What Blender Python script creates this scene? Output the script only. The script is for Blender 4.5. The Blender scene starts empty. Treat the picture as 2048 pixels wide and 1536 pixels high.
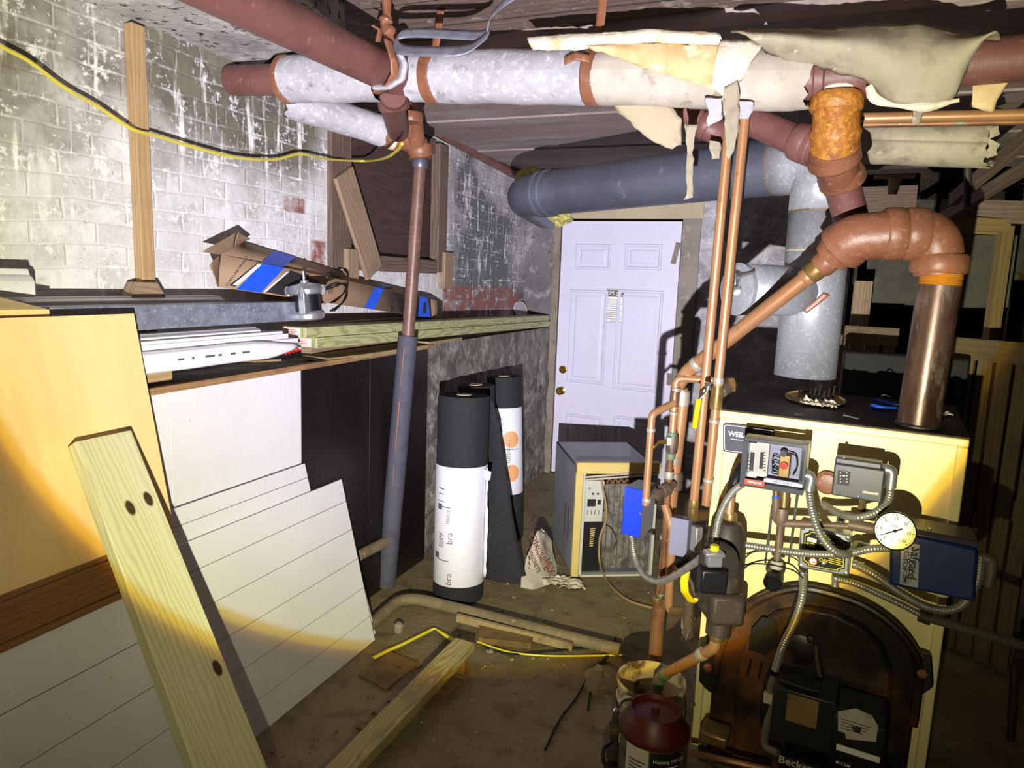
import bpy, bmesh, math, random
from mathutils import Vector as V, Matrix, noise as NZ
random.seed(7)
rad = math.radians
SC = bpy.context.scene
COL = SC.collection
# ------------------------------------------------------------------ camera model (used to place things at measured depths)
F = 1400.0; CH = 1.55; YAW = rad(22); PITCH = rad(8.45); ROLL = rad(2.12)
HF = V((-math.sin(YAW), math.cos(YAW), 0)); RT = V((math.cos(YAW), math.sin(YAW), 0)); ZUP = V((0, 0, 1))
FW = HF*math.cos(PITCH) - ZUP*math.sin(PITCH)
UP0 = HF*math.sin(PITCH) + ZUP*math.cos(PITCH)
RR = RT*math.cos(ROLL) + UP0*math.sin(ROLL)
UU = -RT*math.sin(ROLL) + UP0*math.cos(ROLL)
CAM = V((0, 0, CH))
def ray(px, py): return FW + RR*((px-1024)/F) - UU*((py-768)/F)
def A(px, py, d):
    r = ray(px, py); return CAM + r*(d/r.dot(HF))
def onZ(px, py, z=0.0):
    r = ray(px, py); return CAM + r*((z-CH)/r.z)
def onX(px, py, x):
    r = ray(px, py); return CAM + r*(x/r.x)
def onY(px, py, y):
    r = ray(px, py); return CAM + r*(y/r.y)
def onP(px, py, p, n):
    r = ray(px, py); return CAM + r*((p-CAM).dot(n)/r.dot(n))
def depth(p): return (p-CAM).dot(HF)
# ------------------------------------------------------------------ mesh builder
def perp(d):
    d = d.normalized(); a = V((0, 0, 1)) if abs(d.z) < 0.9 else V((1, 0, 0))
    x = d.cross(a).normalized(); return x, d.cross(x).normalized()
def fillet(pts, r, n=6):
    pts = [V(p) for p in pts]; out = [pts[0]]
    for i in range(1, len(pts)-1):
        rr = r[i-1] if isinstance(r, (list, tuple)) else r
        a = pts[i-1]-pts[i]; b = pts[i+1]-pts[i]
        ang = a.angle(b)
        if ang > math.pi-0.02: out.append(pts[i]); continue
        t = min(rr/math.tan(ang/2), a.length*0.49, b.length*0.49)
        p0 = pts[i]+a.normalized()*t; p2 = pts[i]+b.normalized()*t
        for k in range(n+1):
            s = k/n
            out.append(p0*(1-s)**2 + pts[i]*2*s*(1-s) + p2*s*s)
    out.append(pts[-1]); return out
def spline(pts, n=10):
    pts = [V(p) for p in pts]; P = [pts[0]*2-pts[1]]+pts+[pts[-1]*2-pts[-2]]; out = []
    for i in range(1, len(P)-2):
        p0, p1, p2, p3 = P[i-1:i+3]
        for k in range(n):
            t = k/n
            out.append(((p1*2)+(p2-p0)*t+(p0*2-p1*5+p2*4-p3)*t*t+(p1*3-p0-p2*3+p3)*t**3)*0.5)
    out.append(pts[-1]); return out
class MB:
    def __init__(s): s.v = []; s.f = []; s.uv = []
    def face(s, idx, uv): s.f.append(tuple(idx)); s.uv.append(uv)
    def poly(s, pts, uv=None):
        b = len(s.v); s.v += [V(p) for p in pts]
        if uv is None:
            o = s.v[b]; x = (s.v[b+1]-o).normalized(); nrm = x.cross(s.v[b+2]-o)
            y = nrm.cross(x).normalized() if nrm.length > 1e-9 else perp(x)[0]
            uv = [((p-o).dot(x), (p-o).dot(y)) for p in s.v[b:]]
        s.face(range(b, b+len(pts)), uv); return s
    def hexa(s, p):                      # p: 8 points, 0-3 bottom ring, 4-7 top ring
        p = [V(q) for q in p]; b = len(s.v); s.v += p
        u = (p[1]-p[0]); v = (p[3]-p[0]); w = (p[4]-p[0])
        L = sorted([(u.length, 0), (v.length, 1), (w.length, 2)], reverse=True)
        ax = [u.normalized(), v.normalized(), w.normalized()]; X = ax[L[0][1]]; Y = ax[L[1][1]]; Z = ax[L[2][1]]
        for k, q in enumerate(((0, 3, 2, 1), (4, 5, 6, 7), (0, 1, 5, 4), (1, 2, 6, 5), (2, 3, 7, 6), (3, 0, 4, 7))):
            n = (p[q[1]]-p[q[0]]).cross(p[q[2]]-p[q[0]])
            n = n.normalized() if n.length > 1e-12 else V((0, 0, 1))
            if abs(n.dot(X)) > 0.7: uv = [((p[i]-p[0]).dot(Z)*0.6+5, (p[i]-p[0]).dot(Y)) for i in q]
            elif abs(n.dot(Y)) > 0.7: uv = [((p[i]-p[0]).dot(X), (p[i]-p[0]).dot(Z)+0.5) for i in q]
            else: uv = [((p[i]-p[0]).dot(X), (p[i]-p[0]).dot(Y)) for i in q]
            s.face([b+i for i in q], uv)
        return s
    def box(s, c, size, m=None):
        c = V(c); h = [x/2 for x in size]
        m = m or Matrix.Identity(3)
        P = [c + m @ V((sx*h[0], sy*h[1], sz*h[2])) for sz in (-1, 1) for sx, sy in ((-1, -1), (1, -1), (1, 1), (-1, 1))]
        return s.hexa(P)
    def span(s, a, b):                   # axis aligned box between two corners
        a = V(a); b = V(b); return s.box((a+b)/2, [abs(x) for x in (b-a)])
    def beam(s, p0, p1, w, t, wd=None):  # board from p0 to p1, width along wd, thickness across
        p0 = V(p0); p1 = V(p1); d = (p1-p0).normalized()
        wd = V(wd) if wd is not None else V((0, 0, 1))
        wd = (wd-d*wd.dot(d)).normalized(); td = d.cross(wd)
        m = Matrix((d, wd, td)).transposed()
        return s.box((p0+p1)/2, ((p1-p0).length, w, t), m)
    def slab(s, pts, n):                 # polygon extruded along vector n
        pts = [V(p) for p in pts]; n = V(n); k = len(pts); b = len(s.v)
        s.v += pts+[p+n for p in pts]
        o = pts[0]; x = (pts[1]-o).normalized(); y = n.normalized().cross(x)
        uv = [((p-o).dot(x), (p-o).dot(y)) for p in pts]
        s.face(list(range(b+k-1, b-1, -1)), uv[::-1]); s.face(range(b+k, b+2*k), uv)
        for i in range(k):
            j = (i+1) % k; l = (pts[j]-pts[i]).length; h = n.length
            s.face((b+i, b+j, b+k+j, b+k+i), [(0, .5), (l, .5), (l, .5+h), (0, .5+h)])
        return s
    def tube(s, pts, r, seg=14, cap=True, squash=None):
        pts = [V(p) for p in pts]; n = len(pts); b = len(s.v)
        x = None; L = 0; ls = []
        for i, p in enumerate(pts):
            d = (pts[min(i+1, n-1)]-pts[max(i-1, 0)])
            d = d.normalized() if d.length > 1e-9 else V((0, 0, 1))
            if x is None: x, _ = perp(d)
            x = (x-d*x.dot(d)); x = x.normalized() if x.length > 1e-6 else perp(d)[0]
            y = d.cross(x)
            if i: L += (p-pts[i-1]).length
            ls.append(L)
            rr = r(L) if callable(r) else (r[i] if isinstance(r, (list, tuple)) else r)
            for k in range(seg):
                a = 2*math.pi*k/seg
                s.v.append(p+(x*math.cos(a)+y*math.sin(a))*rr)
        r0 = r(0) if callable(r) else (r[0] if isinstance(r, (list, tuple)) else r)
        for i in range(n-1):
            for k in range(seg):
                j = (k+1) % seg
                a0 = 2*math.pi*k/seg*r0; a1 = 2*math.pi*(k+1)/seg*r0
                s.face((b+i*seg+k, b+i*seg+j, b+(i+1)*seg+j, b+(i+1)*seg+k), [(ls[i], a0), (ls[i], a1), (ls[i+1], a1), (ls[i+1], a0)])
        if cap:
            s.face([b+k for k in range(seg-1, -1, -1)], [(math.cos(2*math.pi*k/seg)*r0, math.sin(2*math.pi*k/seg)*r0) for k in range(seg)])
            e = b+(n-1)*seg
            s.face([e+k for k in range(seg)], [(math.cos(2*math.pi*k/seg)*r0, math.sin(2*math.pi*k/seg)*r0) for k in range(seg)])
        return s
    def cyl(s, p0, p1, r, seg=20, r1=None):
        p0 = V(p0); p1 = V(p1); return s.tube([p0, p1], [r, r if r1 is None else r1], seg)
    def lathe(s, prof, o, axis=(0, 0, 1), seg=28, cap=True):   # prof [(radius, height)]
        o = V(o); ax = V(axis).normalized(); x, y = perp(ax); b = len(s.v); L = 0
        for i, (r, h) in enumerate(prof):
            for k in range(seg):
                a = 2*math.pi*k/seg; s.v.append(o+ax*h+(x*math.cos(a)+y*math.sin(a))*max(r, 1e-5))
        for i in range(len(prof)-1):
            l1 = L+math.hypot(prof[i+1][0]-prof[i][0], prof[i+1][1]-prof[i][1]); R = max(p[0] for p in prof)
            for k in range(seg):
                j = (k+1) % seg; a0 = 2*math.pi*k/seg*R; a1 = 2*math.pi*(k+1)/seg*R
                s.face((b+i*seg+k, b+i*seg+j, b+(i+1)*seg+j, b+(i+1)*seg+k), [(L, a0), (L, a1), (l1, a1), (l1, a0)])
            L = l1
        if cap:
            for e, rev, (r, h) in ((0, True, prof[0]), (len(prof)-1, False, prof[-1])):
                if r > 1e-4:
                    idx = [b+e*seg+k for k in range(seg)]
                    s.face(idx[::-1] if rev else idx, [(math.cos(2*math.pi*k/seg)*r, math.sin(2*math.pi*k/seg)*r) for k in range(seg)])
        return s
    def grid(s, fn, nu, nv, su=1.0, sv=1.0):   # fn(u,v) -> point
        b = len(s.v)
        for i in range(nu+1):
            for j in range(nv+1): s.v.append(V(fn(i/nu, j/nv)))
        for i in range(nu):
            for j in range(nv):
                q = lambda i, j: b+i*(nv+1)+j
                s.face((q(i, j), q(i+1, j), q(i+1, j+1), q(i, j+1)), [(i/nu*su, j/nv*sv), ((i+1)/nu*su, j/nv*sv), ((i+1)/nu*su, (j+1)/nv*sv), (i/nu*su, (j+1)/nv*sv)])
        return s
    def loft(s, ea, eb, nu=24, nv=8, bulge=0.0, nz=0.004, bdir=None, seed=0.0, rag=0.0):   # sheet between two edges of points
        def samp(e, t):
            e = [V(p) for p in e]; L = [0]
            for i in range(1, len(e)): L.append(L[-1]+(e[i]-e[i-1]).length)
            q = t*L[-1]
            for i in range(1, len(e)):
                if q <= L[i]+1e-9: return e[i-1].lerp(e[i], (q-L[i-1])/max(L[i]-L[i-1], 1e-9))
            return e[-1]
        bd = V(bdir) if bdir is not None else -HF
        def fn(u, v):
            a = samp(ea, u); b = samp(eb, u)
            p = a.lerp(b, v)
            p = p+bd*(bulge*math.sin(math.pi*v))
            q = NZ.noise_vector(p*9+V((seed, 0, 0)))
            p = p+q*nz
            if rag and v in (0.0, 1.0): p = p+NZ.noise_vector(p*40+V((seed, 3, 0)))*rag
            return p
        return s.grid(fn, nu, nv, 1, .5)
    def text(s, txt, size, o, xd, yd, align='CENTER', ex=0.0, sx=1.0):
        c = bpy.data.curves.new('t', 'FONT'); c.body = txt; c.size = size; c.align_x = align; c.align_y = 'CENTER'; c.resolution_u = 2
        if ex: c.offset = ex
        ob = bpy.data.objects.new('t', c); me = bpy.data.meshes.new_from_object(ob)
        xd = V(xd).normalized(); yd = V(yd).normalized(); b = len(s.v); o = V(o)
        s.v += [o+xd*(p.co.x*sx)+yd*p.co.y for p in me.vertices]
        for p in me.polygons: s.face([b+i for i in p.vertices], [(0, 0)]*len(p.vertices))
        bpy.data.objects.remove(ob); bpy.data.curves.remove(c); bpy.data.meshes.remove(me); return s
    def rule(s, o, xd, yd, x, y, w, h):  # flat bar at local (x,y)
        o = V(o); xd = V(xd).normalized(); yd = V(yd).normalized()
        q = [o+xd*(x+a*w)+yd*(y+b*h) for a, b in ((0, 0), (1, 0), (1, 1), (0, 1))]
        return s.poly(q)
    def build(s, name, mat, parent=None, bevel=0, smooth=35, solid=0, sub=0, kind=None, org=None):
        if parent is not None: off = WO[parent.name]
        elif org is not None: off = V(org)
        else:
            lo = [min(p[i] for p in s.v) for i in range(3)]; hi = [max(p[i] for p in s.v) for i in range(3)]
            off = V(((lo[0]+hi[0])/2, (lo[1]+hi[1])/2, lo[2]))
        me = bpy.data.meshes.new(name)
        me.from_pydata([p-off for p in s.v], [], s.f)
        ul = me.uv_layers.new(name='UVMap')
        flat = []
        for u in s.uv: flat += [c for q in u for c in q]
        ul.data.foreach_set('uv', flat)
        if smooth:
            me.polygons.foreach_set('use_smooth', [True]*len(me.polygons)); me.set_sharp_from_angle(angle=rad(smooth))
        me.materials.append(mat)
        me.update()
        o = bpy.data.objects.new(name, me); COL.objects.link(o)
        WO[o.name] = off
        if parent is not None: o.parent = parent
        else: o.location = off
        if solid:
            m = o.modifiers.new('s', 'SOLIDIFY'); m.thickness = solid; m.offset = 0
        if bevel:
            m = o.modifiers.new('b', 'BEVEL'); m.width = bevel; m.segments = 2; m.limit_method = 'ANGLE'
        if sub:
            m = o.modifiers.new('u', 'SUBSURF'); m.levels = sub; m.render_levels = sub
        if kind: o['kind'] = kind
        return o
WO = {}
def thing(name, label, cat, loc, group=None):
    o = bpy.data.objects.new(name, None); COL.objects.link(o); o.empty_display_size = 0.05
    o.location = V(loc); WO[o.name] = V(loc); return tag(o, label, cat, group)
def tag(o, label, cat, group=None):
    o['label'] = label; o['category'] = cat
    if group: o['group'] = group
    return o
def lab(o, label): o['label'] = label; return o
def struct(o): o['kind'] = 'structure'; return o
def basis(xd, yd):
    xd = V(xd).normalized(); yd = V(yd); yd = (yd-xd*yd.dot(xd)).normalized(); return Matrix((xd, yd, xd.cross(yd))).transposed()
# ------------------------------------------------------------------ materials
def lin(c):
    f = lambda x: x/12.92 if x <= 0.04045 else ((x+0.055)/1.055)**2.4
    return tuple(f(x/255) for x in c)+(1,)
class NT:
    def __init__(s, name):
        s.m = bpy.data.materials.new(name); s.m.use_nodes = True; s.t = s.m.node_tree; s.t.nodes.clear()
        s.out = s.n('ShaderNodeOutputMaterial'); s.b = s.n('ShaderNodeBsdfPrincipled'); s.l(s.b.outputs[0], s.out.inputs[0]); s.tc = s.n('ShaderNodeTexCoord')
    def n(s, t, **k):
        o = s.t.nodes.new(t)
        for a, v in k.items(): setattr(o, a, v)
        return o
    def l(s, a, b): s.t.links.new(a, b)
    def inp(s, sock, v):
        if hasattr(v, 'is_output') or isinstance(v, bpy.types.NodeSocket): s.l(v, sock)
        else: sock.default_value = v
    def math(s, op, a, b=0.0, clamp=False):
        o = s.n('ShaderNodeMath', operation=op, use_clamp=clamp); s.inp(o.inputs[0], a); s.inp(o.inputs[1], b); return o.outputs[0]
    def mix(s, f, a, b):
        o = s.n('ShaderNodeMix', data_type='RGBA'); s.inp(o.inputs[0], f); s.inp(o.inputs[6], a); s.inp(o.inputs[7], b); return o.outputs[2]
    def ramp(s, v, lo, hi, a=0.0, b=1.0):
        o = s.n('ShaderNodeMapRange'); s.inp(o.inputs[0], v); o.inputs[1].default_value = lo; o.inputs[2].default_value = hi; o.inputs[3].default_value = a; o.inputs[4].default_value = b; return o.outputs[0]
    def map(s, sock, sc=(1, 1, 1), loc=(0, 0, 0), rot=(0, 0, 0)):
        o = s.n('ShaderNodeMapping'); s.l(sock, o.inputs[0]); o.inputs[1].default_value = loc; o.inputs[2].default_value = rot; o.inputs[3].default_value = sc; return o.outputs[0]
    def noise(s, co, scale, detail=4, rough=.55, dist=0, col=False):
        o = s.n('ShaderNodeTexNoise'); s.l(co, o.inputs['Vector']); o.inputs['Scale'].default_value = scale; o.inputs['Detail'].default_value = detail; o.inputs['Roughness'].default_value = rough; o.inputs['Distortion'].default_value = dist
        return o.outputs[1 if col else 0]
    def voro(s, co, scale, feat='F1', out='Distance', rnd=1):
        o = s.n('ShaderNodeTexVoronoi', feature=feat); s.l(co, o.inputs['Vector']); o.inputs['Scale'].default_value = scale; o.inputs['Randomness'].default_value = rnd; return o.outputs[out]
    def bump(s, h, st, dist=0.01, prev=None):
        o = s.n('ShaderNodeBump'); o.inputs['Strength'].default_value = st; o.inputs['Distance'].default_value = dist; s.l(h, o.inputs['Height'])
        if prev is not None: s.l(prev, o.inputs['Normal'])
        return o.outputs[0]
    def sep(s, v):
        o = s.n('ShaderNodeSeparateXYZ'); s.l(v, o.inputs[0]); return o.outputs
    def comb(s, x, y, z=0.0):
        o = s.n('ShaderNodeCombineXYZ'); s.inp(o.inputs[0], x); s.inp(o.inputs[1], y); s.inp(o.inputs[2], z); return o.outputs[0]
    def done(s, col, rough=.6, metal=0, nrm=None, spec=None):
        s.inp(s.b.inputs['Base Color'], col); s.inp(s.b.inputs['Roughness'], rough); s.inp(s.b.inputs['Metallic'], metal)
        if nrm is not None: s.l(nrm, s.b.inputs['Normal'])
        if spec is not None: s.b.inputs['Specular IOR Level'].default_value = spec
        return s.m
def gen(name, base, rough=.6, metal=0, layers=(), bump=None, co='Object', stretch=(1, 1, 1), spec=None):
    """base colour + layers (scale, lo, hi, colour[, detail]) of noise patches"""
    t = NT(name); c = t.map(t.tc.outputs[co], stretch); col = lin(base)
    for i, L in enumerate(layers):
        nz = t.noise(t.map(c, loc=(i*3.7, i*1.3, i*2.1)), L[0], L[4] if len(L) > 4 else 5, .6)
        col = t.mix(t.ramp(nz, L[1], L[2]), col, lin(L[3]))
    nr = t.bump(t.noise(c, bump[0], 5, .6), bump[1], bump[2] if len(bump) > 2 else .004) if bump else None
    return t.done(col, rough, metal, nr, spec)
def wood(name, base, dark, freq=60, warp=.35, contrast=.8, rough=.6, knots=(), dirt=None, bumpst=.15, pale=None):
    t = NT(name); uv = t.tc.outputs['UV']; x, y, z = t.sep(uv)
    rnd = t.n('ShaderNodeObjectInfo').outputs['Random']
    low = t.noise(t.comb(t.math('MULTIPLY', x, 1.3), t.math('MULTIPLY', y, 7), t.math('MULTIPLY', rnd, 20)), 1.0, 3, .5)
    yy = t.math('ADD', y, t.math('MULTIPLY', low, warp*.25))
    kd = None
    for (kx, ky, kr) in knots:
        dx = t.math('MULTIPLY', t.math('SUBTRACT', x, kx), .55); dy = t.math('SUBTRACT', y, ky)
        d = t.math('SQRT', t.math('ADD', t.math('MULTIPLY', dx, dx), t.math('MULTIPLY', dy, dy)))
        g = t.ramp(d, 0, kr*4.5, 1, 0)
        sg = t.math('MULTIPLY', t.math('TANH', t.math('MULTIPLY', dy, 90)), t.math('MULTIPLY', t.math('POWER', g, 2.0), -kr*.9))
        yy = t.math('ADD', yy, sg)
        k = t.ramp(d, kr*.75, kr*1.05, 1, 0); kd = k if kd is None else t.math('MAXIMUM', kd, k)
    band = t.math('SINE', t.math('MULTIPLY', yy, freq*6.283))
    fine = t.noise(t.comb(t.math('MULTIPLY', x, 3), t.math('MULTIPLY', y, 220), 0.0), 1.0, 3, .6)
    m = t.math('MULTIPLY', t.ramp(band, -.2, 1), t.ramp(fine, .2, .8, .5, 1))
    col = t.mix(t.math('MULTIPLY', m, contrast), lin(base), lin(dark))
    if pale: col = t.mix(t.ramp(low, .45, .7), col, lin(pale))
    if kd is not None: col = t.mix(kd, col, lin((70, 50, 25)))
    if dirt: col = t.mix(t.ramp(t.noise(t.tc.outputs['Object'], 6, 6, .65), .5, .75), col, lin(dirt))
    return t.done(col, rough, 0, t.bump(t.math('ADD', t.math('MULTIPLY', m, -1.0), fine), bumpst, .002))

m_paper_white = gen('white_paint', (232, 230, 238), .42, layers=[(30, .62, .8, (190, 186, 180)), (3, .5, .9, (222, 220, 222))])
m_white_board = gen('white_board', (226, 225, 232), .45, layers=[(2.0, .45, .8, (214, 212, 218)), (60, .70, .74, (150, 146, 140))])
m_vinyl = gen('white_vinyl', (232, 232, 240), .35)
m_black_ply = gen('black_plywood', (24, 17, 18), .42, layers=[(5, .5, .8, (36, 24, 26)), (70, .69, .74, (120, 115, 112)), (2.2, .62, .7, (48, 44, 46))], bump=(40, .2))
m_ply = wood('plywood_sheet', (240, 208, 150), (222, 184, 122), 7, 2.6, .4, .5, dirt=None, bumpst=.05, pale=(244, 216, 162))
m_treated = wood('treated_lumber', (214, 210, 168), (160, 156, 104), 55, .5, .75, .6, knots=[(.20, .035, .012), (.165, .088, .013), (.62, .08, .013), (1.3, .05, .012)])
m_treated_b = wood('treated_lumber_flat', (176, 176, 128), (112, 112, 70), 38, 1.6, .75, .6, knots=[(.7, .05, .014), (1.6, .03, .012)])
m_treated_c = wood('treated_lumber_weathered', (176, 160, 106), (110, 98, 60), 60, .9, .8, .65, knots=[(1.05, .05, .014)], dirt=(120, 108, 76))
m_pine = wood('pine_stud', (178, 148, 108), (148, 116, 78), 60, .3, .6, .6, dirt=(156, 128, 92))
m_brown_rail = wood('brown_stained_rail', (138, 100, 62), (104, 72, 42), 80, .3, .7, .45)
m_ledge_wood = wood('ledge_edge_wood', (158, 122, 84), (120, 90, 60), 60, .3, .6, .65, dirt=(100, 78, 60))
m_oldwood = wood('old_grey_wood', (112, 92, 80), (72, 58, 52), 50, .5, .8, .75, dirt=(84, 72, 66))
m_oldwood_pale = wood('weathered_wood', (150, 128, 104), (108, 90, 70), 50, .4, .7, .75, dirt=(112, 98, 84))
m_darkply = wood('dark_plywood', (74, 54, 50), (50, 36, 34), 22, 2.0, .8, .65, dirt=(60, 44, 42))
m_pallet = wood('pallet_wood', (98, 82, 54), (74, 60, 38), 40, .4, .6, .7, dirt=(64, 54, 36))  # darkened wood stands in for the weak light at this distance
m_dimwood = wood('dim_frame_wood', (124, 104, 66), (98, 80, 48), 40, .4, .6, .7)  # lowered tone carries the faint light at the back
m_smallpipe = gen('dusty_iron_pipe', (122, 104, 88), .5, .2, layers=[(14, .45, .7, (96, 78, 64)), (40, .6, .72, (150, 96, 60))], bump=(70, .3, .002))
m_plyedge = wood('plywood_scrap', (164, 144, 106), (124, 104, 72), 160, .1, .8, .7, dirt=(96, 76, 56))
m_greyscrap = gen('dirty_board', (128, 100, 60), .8, layers=[(7, .4, .7, (92, 74, 44)), (40, .55, .75, (66, 52, 34))], bump=(50, .3))
m_card = gen('cardboard', (152, 126, 102), .75, layers=[(4, .4, .8, (138, 112, 88))])
m_ink = gen('dark_print', (40, 38, 40), .6)
m_inkgrey = gen('grey_print', (96, 92, 92), .6)
m_inkorange = gen('orange_print', (222, 160, 112), .6)
m_inkred = gen('red_print', (190, 60, 40), .6)
m_inkbrown = gen('brown_print', (128, 68, 46), .7)
m_inkwhite = gen('white_print', (225, 225, 222), .5)
m_inkyellow = gen('yellow_print', (226, 206, 30), .5)
m_tape = gen('blue_tape', (28, 84, 225), .5, layers=[(20, .5, .7, (40, 98, 235))], bump=(60, .1))
m_galv = gen('galvanised_steel', (172, 175, 183), .42, .4, layers=[(5, .45, .75, (152, 155, 164)), (90, .52, .66, (196, 199, 206))], bump=(180, .06, .001))
m_galv_dull = gen('dull_galvanised_duct', (104, 108, 124), .42, .45, layers=[(4, .4, .7, (88, 92, 106)), (70, .66, .72, (170, 176, 190)), (1.8, .62, .75, (120, 128, 146)), (13, .62, .68, (128, 132, 146))], bump=(6, .05))
m_zinc = gen('zinc_beam', (132, 138, 154), .45, .15, layers=[(26, .4, .7, (104, 108, 124)), (90, .55, .7, (170, 174, 186))], bump=(90, .1, .001))
m_strapmetal = gen('zinc_strap', (160, 164, 184), .38, .6, layers=[(20, .4, .7, (120, 124, 140))])
m_alu = gen('cast_aluminium', (186, 188, 192), .32, .75, bump=(80, .05))
m_blackplastic = gen('black_plastic', (20, 20, 24), .38)
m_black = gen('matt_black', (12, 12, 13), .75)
m_bluegrey = gen('grey_enamel_box', (132, 132, 158), .45, layers=[(30, .66, .72, (170, 170, 186))])
m_blue = gen('blue_enamel', (18, 58, 205), .35, layers=[(40, .68, .72, (120, 140, 210))])
m_navy = gen('navy_enamel', (26, 48, 108), .42, layers=[(6, .5, .8, (20, 38, 88)), (60, .66, .73, (70, 84, 120))])
m_darkgrey = gen('dark_grey_enamel', (64, 66, 74), .35)
m_cream = gen('cream_enamel', (240, 224, 164), .38, layers=[(3, .45, .8, (234, 216, 152)), (90, .69, .73, (150, 120, 70))])
m_boilertop = gen('sooty_top', (40, 26, 20), .6, layers=[(9, .45, .7, (60, 40, 28)), (60, .6, .75, (96, 74, 52))], bump=(60, .3))
m_castiron = gen('black_cast_iron', (24, 21, 18), .38, layers=[(6, .46, .7, (44, 30, 20)), (2.6, .53, .68, (104, 64, 34)), (30, .62, .8, (46, 34, 24))], bump=(26, .35))
m_castplain = gen('dark_cast_iron', (26, 24, 22), .5, layers=[(8, .5, .7, (44, 36, 28))], bump=(40, .25))
m_lwco = gen('brown_cast_body', (62, 52, 44), .55, layers=[(10, .45, .7, (40, 32, 28)), (30, .6, .75, (96, 76, 56))], bump=(90, .3))
m_burner = gen('burner_black', (20, 22, 22), .45, layers=[(9, .5, .8, (34, 34, 30))], bump=(40, .15))
m_rustpaint = gen('red_oxide_paint', (116, 76, 72), .5, layers=[(9, .45, .7, (98, 62, 58)), (50, .6, .75, (140, 98, 90)), (2.5, .68, .74, (160, 100, 60))], bump=(60, .4, .003))
m_rustbrown = gen('brown_rust_pipe', (138, 90, 66), .42, layers=[(8, .4, .7, (114, 72, 50)), (60, .55, .75, (160, 116, 96)), (3, .64, .75, (150, 92, 56))], bump=(70, .35, .003))
m_rustorange = gen('orange_rust', (158, 98, 38), .5, layers=[(60, .45, .62, (186, 128, 52)), (24, .55, .7, (128, 74, 34)), (90, .60, .70, (222, 172, 78))], bump=(55, .7, .004))
m_steelrust = gen('dark_rusty_steel', (104, 80, 68), .32, .45, layers=[(10, .42, .62, (60, 40, 32)), (26, .56, .7, (142, 128, 116)), (5, .6, .72, (128, 76, 44))], bump=(60, .25, .002), stretch=(1, 1, .35))
m_copper = gen('copper_pipe', (188, 140, 100), .36, .35, layers=[(7, .4, .75, (164, 116, 78)), (40, .62, .74, (134, 100, 74))], stretch=(1, 1, .5))
m_copper_old = gen('tarnished_copper', (156, 108, 74), .42, .45, layers=[(9, .4, .7, (112, 80, 58)), (24, .6, .68, (110, 150, 130))])
m_solder = gen('solder', (180, 174, 160), .45, .4, layers=[(40, .6, .75, (130, 156, 140))])
m_verdigris = gen('verdigris', (92, 142, 124), .6, .2, layers=[(30, .45, .65, (130, 110, 64))])
m_brass = gen('brass_fitting', (150, 122, 70), .4, .6, layers=[(14, .45, .7, (104, 84, 54))])
m_goldbrass = gen('polished_brass', (198, 160, 70), .2, .9)
m_bronze = gen('bronze_valve', (112, 96, 80), .5, .4, layers=[(20, .45, .7, (80, 66, 56)), (30, .6, .7, (120, 150, 130))], bump=(60, .3))
m_chrome = gen('chrome', (205, 208, 210), .2, .9)
m_yellow = gen('yellow_vinyl', (238, 206, 20), .4)
m_yellowcable = gen('yellow_cable', (206, 190, 70), .45, layers=[(5, .45, .7, (170, 162, 96))])
m_yellowstrap = gen('yellow_strap', (216, 206, 40), .5)
m_insul = gen('white_pipe_lagging', (180, 178, 186), .8, layers=[(5, .4, .7, (154, 152, 160)), (40, .52, .7, (200, 199, 206)), (16, .60, .72, (120, 118, 128)), (90, .62, .72, (224, 224, 230))], bump=(26, .5, .005))
m_insul_paper = gen('torn_lagging_paper', (186, 178, 166), .85, layers=[(5, .42, .65, (160, 150, 136)), (14, .58, .7, (140, 128, 112))], bump=(20, .5, .005))
m_insul_tan = gen('grey_lagging_paper', (158, 148, 128), .85, layers=[(3, .42, .68, (180, 170, 146)), (12, .5, .7, (128, 118, 102)), (40, .63, .72, (196, 190, 172))], bump=(16, .5, .006))
m_insul_yellow = gen('yellowed_lagging', (206, 182, 136), .85, layers=[(5, .45, .62, (190, 148, 92)), (16, .55, .7, (236, 222, 196))], bump=(24, .6, .005))
m_foamwhite = gen('crumbled_lagging', (222, 214, 194), .9, layers=[(14, .5, .7, (196, 176, 136))], bump=(30, .8, .008))
m_foam = gen('grey_foam_sleeve', (74, 74, 88), .75, layers=[(20, .5, .8, (58, 58, 70))], bump=(90, .15))
m_felt = gen('black_roofing_felt', (30, 30, 36), .85, layers=[(60, .5, .75, (42, 42, 50)), (120, .70, .74, (140, 140, 146))], bump=(200, .3, .001))
m_label = gen('white_paper_label', (226, 226, 238), .55, layers=[(3, .5, .8, (210, 210, 222))], bump=(9, .25, .006))
m_core = gen('cardboard_core', (200, 186, 160), .7)
m_bag = gen('paper_bag', (200, 192, 180), .7, layers=[(8, .5, .7, (170, 160, 148))], bump=(16, .5, .01))
m_dustpaper = gen('paper_scrap', (205, 198, 178), .8, layers=[(10, .5, .7, (170, 160, 140))], bump=(20, .5, .01))
m_ac = gen('grey_appliance_steel', (150, 154, 168), .45, .1, layers=[(6, .45, .75, (128, 130, 142)), (60, .66, .72, (100, 100, 104))])
m_acyellow = gen('yellowed_plastic', (206, 184, 110), .5, layers=[(6, .5, .8, (186, 164, 98))])
m_acpanel = gen('control_panel_plastic', (186, 186, 176), .45)
m_fins = None
m_flex = gen('flexible_steel_conduit', (168, 166, 158), .38, .6, layers=[(30, .5, .7, (130, 126, 116))])
m_conduit = gen('grey_conduit', (112, 104, 94), .5, .3, layers=[(9, .45, .7, (88, 80, 72))])
m_tanpipe = gen('dusty_tan_pipe', (126, 112, 88), .75, layers=[(7, .45, .7, (104, 92, 70)), (30, .58, .7, (160, 138, 104))], bump=(30, .3, .004))
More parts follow.
